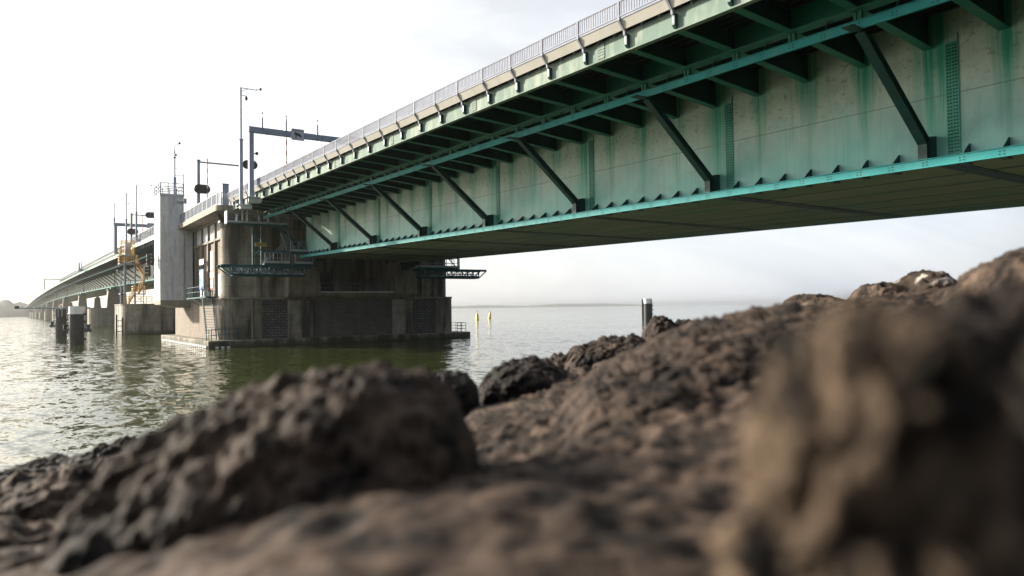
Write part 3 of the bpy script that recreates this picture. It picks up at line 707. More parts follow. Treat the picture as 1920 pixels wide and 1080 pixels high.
for x in (17.75, 18.5): mb.bar((x, 66.2, 7.3), (x, 66.2, 10.9 if x < 18 else 12.0), .12, .14)
for i in range(5):
    z = 7.4+i*.72; mb.bar((17.75, 66.2, z), (18.5, 66.2, z+(.72 if i % 2 else 0)), .07); mb.bar((17.75, 66.2, z), (18.5, 66.2, z), .06)
mb.build('hanging_mast', M['teal'], GA)
mb = MB(); mb.bar((21.1, 66.2, 7.4), (21.1, 66.2, 10.2), .16, .2); mb.build('hanging_frame', M['teal'], GA)
mb = MB(); mb.bar((19.9, 65.9, 10.9), (23.0, 65.9, 8.0), .24, .28); mb.build('raking_beam', M['teal'], GA)
mb = MB(); mb.bar((18.5, 66.1, 8.6), (23.2, 66.1, 8.6), .12, .2); mb.build('cross_beam', M['teal'], GA)
mb = MB(); mb.bar((38.9, 66.2, 7.3), (38.9, 66.2, 8.7), .13, .16); mb.build('hanging_frame', M['teal'], GB)
mb = MB(); mb.bar((37.7, 66.2, 8.5), (38.9, 66.2, 7.4), .08); mb.build('brace', M['teal'], GB)
for a, b_ in (((18.6, 66.5, 7.6), (21.0, 66.5, 9.4)), ((20.2, 66.0, 10.3), (20.8, 66.0, 8.6)), ((20.7, 65.8, 10.4), (21.4, 65.8, 8.8)), ((20.0, 66.3, 8.6), (20.9, 66.3, 9.5)), ((19.7, 66.3, 8.6), (20.6, 66.3, 9.5))):
    mb = MB(); mb.bar(a, b_, .08); mb.build('brace', M['galv'], GA)
walkway(15.4, 20.7, 65.4, 66.2, 11.0, .9, 7)
mb = MB(); mb.box((15.35, 65.38, 10.95), (15.45, 66.2, 12.0)); mb.build('end_gate', M['white_metal'], GA)
for x, h in ((16.1, .5), (16.6, .95), (17.0, .9), (18.0, .5), (18.8, .8)):
    mb = MB(); mb.box((x, 65.33, 11.2), (x+.12, 65.38, 11.2+h)); mb.build('control_unit', M['white'], GA)
mb = MB(); mb.box((17.9, 65.95, 9.05), (18.95, 66.1, 9.4)); mb.build('motor_box', M['ochre'], GA)
mb = MB(); mb.box((18.15, 65.9, 12.0), (18.4, 66.15, 12.6)); mb.build('motor_box', M['ochre'], GA)

# ------------------------------------------------------------------ masts, portals, barriers on the deck
def camera_mast(x, y, z, h1, h, label, arm=1.3, both=True, base=True):
    t = thing('camera_mast', (x, y, z), label, 'mast', 'camera masts along the bridge')
    mb = MB(); mb.tube((x, y, z), (x, y, z+h1), .15, n=12); mb.tube((x, y, z+h1), (x, y, z+h1+.06), .2, n=12); mb.build('lower_pole', M['galv_dark'], t, smooth=False)
    mb = MB(); mb.tube((x, y, z+h1), (x, y, z+h), .075, n=10); mb.build('upper_pole', M['galv_dark'], t)
    mb = MB(); mb.bar((x, y, z+h-.02), (x+arm, y, z+h-.02), .05); mb.bar((x, y, z+h-.32), (x+arm*.42, y, z+h-.04), .035); mb.bar((x+arm*.95, y, z+h-.02), (x+arm*.95, y, z+h+.25), .05); mb.build('arm', M['galv_dark'], t)
    mb = MB(); mb.sphere((x+arm*1.2, y, z+h+.1), .11); mb.bar((x+arm*.95, y, z+h+.02), (x+arm*1.2, y, z+h+.1), .03); mb.build('camera', M['black'], t)
    if both:
        mb = MB(); mb.bar((x, y, z+h-.62), (x+.4, y, z+h-.62), .04); mb.lathe((x+.42, y, z+h-1.0), [(.03, 0), (.11, .06), (.12, .22), (.07, .36), (.03, .38)], 10); mb.build('dome_camera', M['black'], t)
    if base:
        mb = MB(); mb.box((x-.35, y-.25, z-.08), (x+.75, y+.25, z)); mb.box((x-.1, y-.2, z-.35), (x+.8, y-.1, z-.08)); mb.box((x-.1, y+.1, z-.35), (x+.8, y+.2, z-.08)); mb.build('base_bracket', M['white_metal'], t)
    return t
camera_mast(15.2, 60.0, 11.85, 5.2, 9.45, 'tallest mast with two cameras, bolted to the bridge edge beside the portal')
camera_mast(15.2, 146.8, 14.2, 6.0, 8.7, 'leftmost thin mast with a camera arm beyond the concrete tower', 1.9, False)
camera_mast(15.2, 130.2, 13.6, 4.6, 8.9, 'middle thin mast with a camera arm rising behind the yellow stair', 1.8, False)
camera_mast(15.2, 119.0, 14.1, 4.0, 8.0, 'thin mast with a camera arm, nearest to the concrete tower of three', 1.7, False)

PG = thing('camera_portal', (15.2, 57.07, 12.0), 'grey cantilever portal with a camera surveillance sign and three rods on its beam', 'portal')
mb = MB(); mb.box((15.02, 56.9, 12.05), (15.38, 57.25, 17.05)); mb.build('post', M['galv_dark'], PG, bevel=.02)
mb = MB(); mb.box((15.0, 56.88, 17.06), (24.3, 57.27, 17.5)); mb.build('beam', M['galv_dark'], PG, bevel=.02)
mb = MB(); mb.box((14.75, 56.6, 11.97), (15.75, 57.5, 12.04)); mb.box((14.9, 56.7, 11.6), (15.9, 56.8, 11.96)); mb.box((14.9, 57.3, 11.6), (15.9, 57.4, 11.96)); mb.build('base_bracket', M['white_metal'], PG)
for x in (16.05, 17.9, 20.45):
    mb = MB(); mb.tube((x, 57.0, 17.5), (x, 57.0, 18.3), .065, n=8); mb.cur = 1; mb.tube((x, 57.0, 18.3), (x, 57.0, 18.62), .03, n=6); mb.sphere((x, 57.0, 18.66), .075, 8); mb.cur = 0
    for dx in (-.12, .28): mb.box((x+dx, 56.83, 17.0), (x+dx+.06, 57.3, 17.56))
    mb.build('sensor_rod', [M['galv_dark'], M['white_metal']], PG)
mb = MB(); mb.sphere((15.62, 57.0, 15.45), .13); mb.bar((15.38, 57, 15.4), (15.6, 57, 15.45), .06); mb.build('camera', M['black'], PG)
SG = thing('camera_sign', (18.75, 56.8, 16.85), 'pale rectangular sign with a black surveillance camera symbol on the portal beam', 'sign')
mb = MB(); mb.box((18.24, 56.8, 16.82), (19.28, 56.86, 17.72)); mb.build('face', M['signgrey'], SG)
mb = MB()
def flat(poly): mb.prism([(18.24+u*1.04, 16.82+v*.9) for u, v in poly], 1, 56.785, 56.799)
flat([(.25, .70), (.68, .58), (.66, .34), (.22, .48)]); flat([(.68, .50), (.80, .42), (.79, .26), (.66, .32)]); flat([(.33, .45), (.41, .42), (.40, .13), (.32, .13)])
mb.build('camera_symbol', M['black'], SG)
cu = bpy.data.curves.new('lettering', 'FONT'); cu.body = 'Cameratoezicht'; cu.size = .165; cu.extrude = .003
to = bpy.data.objects.new('lettering', cu); COL.objects.link(to)
bpy.context.view_layer.update()
tm = bpy.data.meshes.new_from_object(to.evaluated_get(bpy.context.evaluated_depsgraph_get())); bpy.data.objects.remove(to)
to = bpy.data.objects.new('lettering', tm); COL.objects.link(to); to.parent = SG; to.location = (18.29-18.75, 56.795-56.8, 17.545-16.85); to.rotation_euler = (PI/2, 0, 0); to.scale = (.82, 1, 1)
tm.materials.clear(); tm.materials.append(M['black'])
LB = thing('lane_signal', (23.2, 56.8, 16.7), 'rounded grey signal board with a small camera at the end of the portal beam', 'signal board')
mb = MB(); mb.prism([(22.55+.95+math.copysign(abs(math.cos(t))**.35, math.cos(t))*.75, 17.1+math.copysign(abs(math.sin(t))**.35, math.sin(t))*.55) for t in [2*PI*i/32 for i in range(32)]], 1, 56.7, 56.86); mb.build('board', M['galv_dark'], LB)
mb = MB(); mb.tube((23.7, 56.8, 17.65), (23.7, 56.8, 17.85), .03, n=6); mb.sphere((23.7, 56.8, 17.93), .1, 8); mb.build('camera', M['black'], LB)

def oval(mb, cx, y0, y1, cz_, w, h, n=28):
    r = h/2; pts = []
    for i in range(n):
        t = 2*PI*i/n; x = r*math.cos(t)+(w/2-r if math.cos(t) >= 0 else -(w/2-r)); pts.append((cx+x, cz_+r*math.sin(t)))
    mb.prism(pts, 1, y0, y1)
def signal_portal(x, y, z, h, xa, zs, label, lo, hi):
    t = thing('signal_portal', (x, y, z), label, 'signal portal', 'road signal portals on the bridge')
    mb = MB(); mb.tube((x, y, z), (x, y, z+h), .17, n=12); mb.tube((x, y, z+h), (x, y, z+h+.1), .22, n=12); mb.build('post', M['galv_dark'], t)
    mb = MB(); mb.bar((x, y, z+h-.12), (xa, y, z+h-.12), .14); mb.build('arm', M['galv_dark'], t)
    for (cx, cz_) in (lo, hi):
        mb = MB(); oval(mb, cx, y-.42, y-.25, cz_, 1.6, .95); mb.bar((cx, y-.25, cz_), (cx if cx > x+1 else x, y, cz_), .12); sh = mb.build('signal_head', M['black'], t)
        mb = MB()
        for s in (-.38, .38): mb.tube((cx+s, y-.43, cz_), (cx+s, y-.47, cz_), .2, n=14)
        mb.build('lens', M['glass'], sh)
    return t
signal_portal(16.2, 81.1, 12.66, 6.5, 21.2, 0, 'grey signal portal with two black oval signal heads behind the pier railing', (16.5, 16.15), (21.4, 19.2))
signal_portal(15.6, 127.6, 13.6, 5.2, 18.6, 0, 'grey signal portal with two oval heads beyond the tower above the yellow stair', (15.75, 16.0), (18.3, 18.75))
t = thing('road_portal', (15.3, 146, 13.9), 'grey steel road portal with a level beam beyond the tower', 'portal')
mb = MB(); mb.box((15.1, 145.8, 13.9), (15.6, 146.2, 19.2)); mb.build('post', M['galv_dark'], t)
mb = MB(); mb.box((15.1, 145.78, 18.75), (26, 146.22, 19.3)); mb.build('beam', M['galv_dark'], t)
mb = MB(); mb.box((20.3, 145.4, 18.6), (21.9, 145.77, 19.5)); mb.box((24.6, 145.4, 18.5), (27, 145.77, 19.6)); mb.build('sign_box', M['signgrey'], t)
def barrier(x, y, z, h, label):
    t = thing('barrier_arm', (x, y, z), label, 'barrier', 'raised barrier arms on the bridge')
    mb = MB(); n = 11
    for i in range(n):
        mb.cur = i % 2; mb.bar((x, y, z+1+(h-1)*i/n), (x, y, z+1+(h-1)*(i+1)/n), .1, .07)
    mb.build('arm', [M['red'], M['white']], t)
    mb = MB(); mb.box((x-.25, y-.2, z), (x+.25, y+.2, z+1.05)); mb.build('housing', M['galv_dark'], t)
barrier(18.1, 57.6, 12.9, 5.75, 'upright red and white barrier arm behind the camera portal')
barrier(17.0, 80.6, 12.68, 6.7, 'upright red and white barrier arm beside the signal portal on the pier')
barrier(17.3, 128.5, 13.7, 5.2, 'upright red and white barrier arm beyond the tower beside a mast')

# ------------------------------------------------------------------ bascule span and second pier
BS = thing('bascule_span', (28.5, 108, 0), 'short opening span with grey barred railing between the tower and the second pier', 'bridge span')
ysb = [92.6, 110, 129]
def bpart(name, polys, mat, ys=ysb, zo=0): 
    mb = MB()
    for p in polys: sweep(mb, p, ys)
    return mb.build(name, mat, BS)
bpart('deck', [rpoly(15.7, 11.45, 41.3, 11.75)], M['asphalt'])
bpart('deck_edge', [rpoly(15.62, 11.3, 15.69, 11.8)], M['white_metal'])
bpart('main_girder', [[(19.0, 11.4), (19.6, 11.4), (19.6, 9.2), (19.0, 9.2)], [(36.4, 11.4), (37.0, 11.4), (37.0, 9.2), (36.4, 9.2)]], M['steel_dark'])
mb = MB()
for y in frange(93.5, 128.5, 2.5): mb.box((15.75, y, 10.7+zg(y)), (41.2, y+.1, 11.44+zg(y)))
mb.build('cross_beams', M['steel_dark'], BS)
yb = frange(92.8, 128.8, 1.5)
for i in range(len(yb)-1):
    a, b_ = yb[i], yb[i+1]
    barpanel((15.66, a, 11.8+zg(a)), (15.66, b_, 11.8+zg(b_)), 1.25, 'railing_panel', BS, 8)
    mb = MB(); mb.box((15.6, a-.05, 11.75+zg(a)), (15.72, a+.05, 13.1+zg(a))); mb.build('railing_post', M['white_metal'], BS)
P2 = thing('bridge_pier', (28, 128, 0), 'low round nosed concrete pier standing in the water behind the tower', 'bridge pier')
mb = MB(); mb.prism(rect_round(13.7, 121.5, 42.5, 134, 2.6, (1, 1, 1, 1), 8), 2, -1.5, 4.45); mb.build('base', M['pier'], P2)
mb = MB(); mb.prism(rect_round(13.62, 121.42, 42.58, 134.08, 2.68, (1, 1, 1, 1), 8), 2, 4.45, 4.6); mb.build('cap', M['concrete'], P2)
for x in (22.2, 34.8):
    mb = MB(); mb.box((x-1.2, 129, 4.6), (x+1.2, 132.5, 8.8)); mb.build('column', M['concrete'], P2)
    mb = MB(); mb.box((x-.6, 130, 8.8), (x+.6, 131.5, 9.0)); mb.build('bearing', M['steel_dark'], P2)
for x in (19, 36):
    mb = MB(); mb.box((x, 125, 4.6), (x+1, 127, 10)); mb.build('hinge_post', M['concrete'], P2)
t = thing('fender_ladder', (13.2, 122, 0), 'dark vertical ladder frame in the water beside the round nosed pier', 'ladder')
mb = MB(); mb.bar((13.0, 122.6, -.8), (13.0, 122.6, 3.0), .22); mb.bar((13.75, 122.2, -.8), (13.75, 122.2, 2.6), .2)
for z in (.5, 1.3, 2.1): mb.bar((13.0, 122.6, z), (13.75, 122.2, z), .1)
mb.build('frame', M['timber'], t)

# yellow maintenance stair on the second pier
YS = thing('yellow_stair', (14.8, 119.5, 4.6), 'yellow scaffold style maintenance stair with caged platforms on the pier behind the tower', 'stair')
def ycage(x0, x1, y0, y1, z, h, n):
    mb = MB(); mb.box((x0, y0, z-.12), (x1, y1, z)); fl_ = mb.build('platform', M['galv_dark'], YS)
    mb = MB()
    for p, q in (((x0, y0), (x1, y0)), ((x1, y0), (x1, y1)), ((x1, y1), (x0, y1)), ((x0, y1), (x0, y0))): railing(mb, (*p, z), (*q, z), h, n, 3, .035, .04)
    mb.build('railing', M['yellow'], fl_)
yy = 122.2
ycage(13.5, 15.4, yy, yy+2, 12.0, 1.2, 4); ycage(13.35, 15.8, yy-.3, yy+2, 10.7, 1.25, 5); ycage(16.6, 17.5, yy, yy+2, 8.8, 1.1, 3); ycage(15.2, 16.9, yy, yy+2, 6.15, 1.1, 3)
mb = MB()
railing(mb, (13.9, 121.9, 4.6), (17.7, 121.9, 4.6), 1.1, 6, 3, .035, .04)
mb.build('railing', M['yellow'], YS)
mb = MB(); mb.box((14.1, yy+.1, 12.0), (14.9, yy+.6, 13.8)); mb.build('cabinet', M['white_metal'], YS)
mb = MB()
for x in (13.6, 15.3): mb.bar((x, yy, 12.0), (x, yy, 14.1), .1); mb.bar((x, yy+1.9, 12.0), (x, yy+1.9, 14.1), .1)
for z in (12.6, 13.2, 13.8, 14.1): mb.bar((13.6, yy, z), (15.3, yy, z), .08); mb.bar((13.6, yy+1.9, z), (15.3, yy+1.9, z), .08); mb.bar((13.6, yy, z), (13.6, yy+1.9, z), .08)
mb.build('cage', M['yellow'], YS)
def yflight(a, b_):
    mb = MB()
    for dy in (.2, 1.2):
        mb.bar((a[0], yy+dy, a[1]), (b_[0], yy+dy, b_[1]), .06, .2); mb.bar((a[0], yy+dy, a[1]+1), (b_[0], yy+dy, b_[1]+1), .06); mb.bar((a[0], yy+dy, a[1]+.5), (b_[0], yy+dy, b_[1]+.5), .05)
        for k in (.05, .35, .65, .95): x = a[0]+(b_[0]-a[0])*k; z = a[1]+(b_[1]-a[1])*k; mb.bar((x, yy+dy, z), (x, yy+dy, z+1), .05)
    n = 9
    for i in range(n): k = (i+.5)/n; mb.box((a[0]+(b_[0]-a[0])*k-.13, yy+.2, a[1]+(b_[1]-a[1])*k-.03), (a[0]+(b_[0]-a[0])*k+.13, yy+1.2, a[1]+(b_[1]-a[1])*k+.03))
    mb.build('flight', M['yellow'], YS)
yflight((15.6, 10.7), (16.7, 8.85)); yflight((16.9, 8.75), (16.0, 6.2)); yflight((15.4, 6.1), (14.6, 4.65))
mb = MB(); mb.tube((14.15, yy+.6, 4.6), (14.15, yy+.6, 11.9), .16); mb.build('column', M['galv'], YS)
mb = MB(); mb.tube((15.55, yy+1, 4.6), (15.55, yy+1, 10.6), .13); mb.bar((15.3, yy, 4.6), (16.8, yy, 6.0), .05); mb.bar((16.8, yy, 4.6), (15.3, yy, 6.0), .05); mb.bar((16.8, yy+1.8, 4.6), (16.8, yy+1.8, 8.7), .1); mb.build('column', M['galv'], YS)
t = thing('lamp_post', (13.6, 123, 4.6), 'thin grey lamp post with a double head on the pier beside the yellow stair', 'lamp post')
mb = MB(); mb.tube((13.62, 123.2, 4.6), (13.62, 123.2, 9.6), .09, .06, 8); mb.build('pole', M['galv'], t)
mb = MB(); mb.bar((13.25, 123.2, 9.6), (13.95, 123.2, 9.6), .06); mb.sphere((13.2, 123.2, 9.6), .15, 8); mb.build('lamp_head', M['galv_dark'], t)

# ------------------------------------------------------------------ far viaduct
FB = thing('far_viaduct', (28.5, 500, 0), 'long hazy viaduct with raking struts curving away over the water', 'viaduct')
FO = OFF[FB.name]; FA, FE = 130.0, 1330.0
ysf = frange(FA, FE, 20)
def fpart(name, polys, mat, ys=ysf, parent=FB):
    mb = MB()
    for p in polys: sweep(mb, p, ys)
    return mb.build(name, mat, parent)
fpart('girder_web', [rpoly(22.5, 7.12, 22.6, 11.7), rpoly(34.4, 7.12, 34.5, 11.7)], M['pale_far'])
fpart('girder_soffit', [rpoly(22.1, 7.0, 35, 7.1)], M['soffit'])
fpart('gantry_rail', [rpoly(21.9, 7.0, 22.05, 7.27), rpoly(18.6, 10.43, 18.75, 10.68)], M['rail_teal'])
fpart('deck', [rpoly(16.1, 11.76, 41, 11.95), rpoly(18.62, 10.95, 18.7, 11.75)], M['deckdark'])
fpart('fascia', [rpoly(16.0, 11.1, 16.04, 11.95)], M['steel_green'])
fpart('handrail', [rpoly(15.57, 12.5, 15.63, 12.56), rpoly(15.58, 12.03, 15.62, 12.08)], M['galv'])
def fp(mb, name, mats):
    mb.v = [(p[0], p[1]+FO.y, p[2]) for p in mb.v]; return mb.build(name, mats, FB)
def frep(o, ys):
    for i, y in enumerate(ys):
        c = o if i == 0 else place(o, FB, (0, 0, 0)); c.location = (0, y-FO.y, zg(y))
mb = MB(); mb.prism(prof, 1, -.13, .13); frep(fp(mb, 'strut', M['steel_dark']), [133.5+8.05*k for k in range(100)])
mb = MB(); mb.prism([(16.04, 11.12), (18.65, 10.97), (22.49, 10.66), (22.49, 11.74), (16.04, 11.74)], 1, -.06, .06); frep(fp(mb, 'cross_bracket', M['steel_dark']), [131.5+2.01*k for k in range(100)])
mb = MB(); mb.bar((15.6, 0, 11.93), (15.6, 0, 12.55), .06, .09); mb.bar((15.6, 0, 11.95), (15.9, 0, 11.5), .09, .08, up=(0, 1, 0)); frep(fp(mb, 'railing_post', M['galv_dark']), [131.5+2.01*k for k in range(100)])
mb = MB()
for i in range(10): y = .1+i*.2; mb.bar((15.6, y, 12.05), (15.6, y, 12.52), .03, .03)
frep(fp(mb, 'railing_panel', M['galv']), [131.5+2.01*k for k in range(100)])
mb = MB(); mb.box((22.3, -.25, 7.3), (22.49, .25, 11.2)); frep(fp(mb, 'web_stiffener', M['steel_green']), [215+97*k for k in range(10)])
def deck_item(y, h, w, label, name='maintenance_platform', cat='platform'):
    z = 11.95+zg(y); t = thing(name, (15.3, y, z), label, cat)
    mb = MB(); mb.box((14.3, y-1, z-.6), (15.55, y+w, z-.4)); mb.build('grating', M['galv_dark'], t)
    mb = MB(); railing(mb, (14.35, y-1, z-.4), (14.35, y+w, z-.4), 1.3, 4, 3, .03, .04); mb.bar((14.4, y-.9, z-.4), (14.4, y-.9, z+h), .3); mb.bar((15.5, y+w, z-.4), (15.5, y+w, z+h+.6), .25); mb.build('railing', M['galv_dark'], t)
deck_item(216, 1.3, 7, 'small railed maintenance platform on the edge of the far viaduct')
for (y, lab) in ((480, 'faint nearer portal frame standing on the far viaduct'), (820, 'faintest most distant portal frame on the far viaduct')):
    z = 11.95+zg(y); t = thing('road_portal', (15.5, y, z), lab, 'portal')
    mb = MB(); mb.box((15.3, y, z), (15.8, y+.4, z+6.5)); mb.box((29, y, z), (29.5, y+.4, z+6.5)); mb.build('post', M['galv_dark'], t)
    mb = MB(); mb.box((15.3, y-.02, z+6.0), (29.5, y+.42, z+6.6)); mb.build('beam', M['galv_dark'], t)
# its piers
def far_pier(y, label):
    t = thing('viaduct_pier', (28.5, y, 0), label, 'bridge pier', 'piers under the far viaduct')
    mb = MB(); mb.prism(rect_round(16.3, y-3.5, 41.5, y+3.5, 2.5, (1, 1, 1, 1), 5), 2, -1.5, 4.6); mb.build('base', M['concrete'], t)
    zt = 7.0+zg(y)
    for x in (21.9, 35.1):
        mb = MB(); a, b_ = 1.55, 1.1
        mb.add([(x-a, y-2.2, 4.6), (x+a, y-2.2, 4.6), (x+a, y+2.2, 4.6), (x-a, y+2.2, 4.6), (x-b_, y-1.7, zt-.9), (x+b_, y-1.7, zt-.9), (x+b_, y+1.7, zt-.9), (x-b_, y+1.7, zt-.9)],
               [(0,3,2,1),(4,5,6,7),(0,1,5,4),(1,2,6,5),(2,3,7,6),(3,0,4,7)]); mb.build('column', M['concrete_light'], t)
        mb = MB(); mb.box((x-1.3, y-1.9, zt-.89), (x+1.3, y+1.9, zt-.6)); mb.build('column_cap', M['teal'], t)
        mb = MB(); mb.box((x-.5, y-.8, zt-.6), (x+.8, y+.8, zt-.02)); mb.build('bearing', M['steel_dark'], t)
ordn = ['first', 'second', 'third', 'fourth', 'fifth', 'sixth', 'seventh', 'eighth']
for i in range(8):
    far_pier(215+97*i, f'twin column concrete pier, {ordn[i]} under the hazy viaduct counting from the yellow stair')
mb = MB()
for z in (8.9, 9.6): mb.bar((17.5, 160, z), (37, 160, z), .12)
for i in range(14): x = 17.5+i*1.5; mb.bar((x, 160, 8.9), (x+1.5, 160, 9.6), .06); mb.bar((x, 160, 8.9), (x, 160, 9.6), .06)
for x in (18.6, 36.5): mb.bar((x, 160, 9.6), (x, 160, 11.5+zg(160) if x < 20 else 9.7), .12)
tag(mb.build('inspection_gantry', M['galv_dark'], loc=(28, 160, 9)), 'thin lattice inspection gantry hanging across under the far viaduct', 'gantry')

# ------------------------------------------------------------------ dolphins, boom, buoys
def dolphin(x, y, r, h, cap, arms, label, slots=0, pole=False):
    t = thing('mooring_dolphin', (x, y, 0), label, 'mooring pile', 'round mooring piles in the water')
    mb = MB(); mb.tube((x, y, -1), (x, y, h-cap), r, n=28); mb.build('pile', M['timber'], t)
    if cap: mb = MB(); mb.tube((x, y, h-cap), (x, y, h), r+.02, n=28); mb.build('cap', M['white'], t)
    for a in (-1, 1):
        p = np.array([x, y, 0])+RH*a*(r+.12)
        mb = MB()
        for z in (.6, 1.6, 2.4, 3.2): mb.sphere((p[0]+RH[0]*a*.02, p[1]+RH[1]*a*.02, z if z < h-cap else h-cap), .13, 8)
        mb.build('fender_knob', M['black'], t)
        mb = MB(); mb.tube((p[0]-RH[0]*a*.06, p[1]-RH[1]*a*.06, .1), (p[0]-RH[0]*a*.06, p[1]-RH[1]*a*.06, h-cap*.5), .045, n=6); mb.build('side_rail', M['white_metal'], t)
        if arms:
            q = np.array([x, y, arms])+RH*a*(r+.75); p2 = np.array([x, y, arms])+RH*a*r*.8
            mb = MB(); mb.bar(p2, q, .34, .34); k = q-RH*a*.25; mb.bar(k+[0, 0, .17], k+[0, 0, .6], .3); mb.bar(k+[0, 0, .56], k+[0, 0, .62], .44); mb.build('bollard_arm', M['timber'], t)
    for i in range(slots):
        a = -PI/2+YAW*0-.35+i*.55; p = np.array([x, y, 0])-FH*(r+.02)*math.cos(i*.6-.5)+RH*(r+.02)*math.sin(i*.6-.5)
        mb = MB(); mb.bar((p[0], p[1], h-1.0), (p[0], p[1], h-.05), .1); mb.build('marker_strip', M['white_metal'], t)
    if pole:
        p = np.array([x, y, 0])-RH*(r+.22); mb = MB(); mb.tube((p[0], p[1], -.5), (p[0], p[1], h-.05), .13, n=8); mb.build('gauge_pole', M['timber'], t)
    return t
dolphin(5.72, 88.5, .73, 4.02, .8, 1.5, 'near black mooring pile with a white cap and side arms left of the pier')
dolphin(5.75, 118, .72, 3.9, 0, 1.6, 'black mooring pile without a white cap, behind the near white capped one', 3)
dolphin(102.66, 101.8, .82, 4.6, .95, 0, 'lone grey mooring pile with white top and gauge pole on the right, in open water', 0, True)
t = thing('beacon_boom', (5, 118.6, 4), 'long thin horizontal pole with a dark lamp at its tip above the mooring piles', 'boom')
mb = MB(); mb.tube((.9, 119.3, 4.12), (9.8, 119.3, 4.0), .09, .09, 8); mb.bar((5.75, 118.4, 3.85), (5.75, 119.3, 4.05), .1); mb.build('pole', M['galv_dark'], t)
mb = MB(); mb.box((.45, 119.1, 4.02), (.95, 119.5, 4.4)); mb.build('lamp', M['black'], t)
def buoy(x, y, tilt, label):
    t = thing('channel_buoy', (x, y, 0), label, 'buoy', 'yellow buoys on open water')
    t.rotation_euler = (.05, tilt, 0); t.scale = (.8, .8, .8)
    mb = MB(); mb.lathe((x, y, 0), [(.6, -.6), (.66, -.1), (.66, .2), (.52, .35), (.47, 1.55), (.36, 1.75), (.33, 2.2), (.2, 2.3)], 16); mb.build('body', M['buoy'], t, smooth=True)
    mb = MB(); mb.tube((x, y, 2.3), (x, y, 2.75), .06, n=6); mb.lathe((x, y, 2.7), [(.12, 0), (.14, .1), (.1, .25)], 8); mb.build('lantern', M['red'], t)
buoy(104.85, 168.45, -.04, 'yellow buoy with a dark lantern, nearer the pier end')
buoy(119.0, 184.2, .12, 'yellow buoy leaning to the right, farther from the pier end')

# ------------------------------------------------------------------ rocks
rng = np.random.RandomState(11)
PERM = rng.permutation(256); PERM = np.concatenate([PERM, PERM, PERM])
GRD = rng.normal(size=(256, 3)); GRD /= np.linalg.norm(GRD, axis=1)[:, None]
def pnoise(P):
    Pi = np.floor(P).astype(int); Pf = P-Pi; Pi &= 255
    w = Pf*Pf*Pf*(Pf*(Pf*6-15)+10); out = np.zeros(len(P))
    for dx in (0, 1):
        for dy in (0, 1):
            for dz in (0, 1):
                h = PERM[PERM[PERM[Pi[:, 0]+dx]+Pi[:, 1]+dy]+Pi[:, 2]+dz]
                g = GRD[h]; d = Pf-np.array([dx, dy, dz])
                wt = (w[:, 0] if dx else 1-w[:, 0])*(w[:, 1] if dy else 1-w[:, 1])*(w[:, 2] if dz else 1-w[:, 2])
                out += wt*np.einsum('ij,ij->i', g, d)
    return out
def fbm(P, octv=5, gain=.5, kind='n'):
    s = np.zeros(len(P)); a = 1.0
    for o in range(octv):
        n = pnoise(P*(2.03**o)+o*17.3)
        if kind == 'b': n = np.abs(n)*2-.35
        if kind == 'r': n = .35-np.abs(n)*2
        s += a*n; a *= gain
    return s
def grid_mesh(name, V, nu, nv, mat, wrap_v=False, loc=None):
    idx = np.arange(nu*nv).reshape(nu, nv)
    if wrap_v: a = idx[:-1]; b = idx[1:]; q = np.stack([a, np.roll(a, -1, 1), np.roll(b, -1, 1), b], -1).reshape(-1, 4)
    else: q = np.stack([idx[:-1, :-1], idx[:-1, 1:], idx[1:, 1:], idx[1:, :-1]], -1).reshape(-1, 4)
    loc = np.zeros(3) if loc is None else np.array(loc)
    me = bpy.data.meshes.new(name); W = (V-loc).astype(np.float32)
    me.vertices.add(len(W)); me.vertices.foreach_set('co', W.ravel())
    me.loops.add(len(q)*4); me.loops.foreach_set('vertex_index', q.ravel().astype(np.int32))
    me.polygons.add(len(q)); me.polygons.foreach_set('loop_start', np.arange(0, len(q)*4, 4, dtype=np.int32))
    me.update(calc_edges=True); me.validate()
    me.polygons.foreach_set('use_smooth', np.ones(len(q), bool))
    me.materials.append(mat)
    o = bpy.data.objects.new(name, me); COL.objects.link(o); o.location = loc
    return o
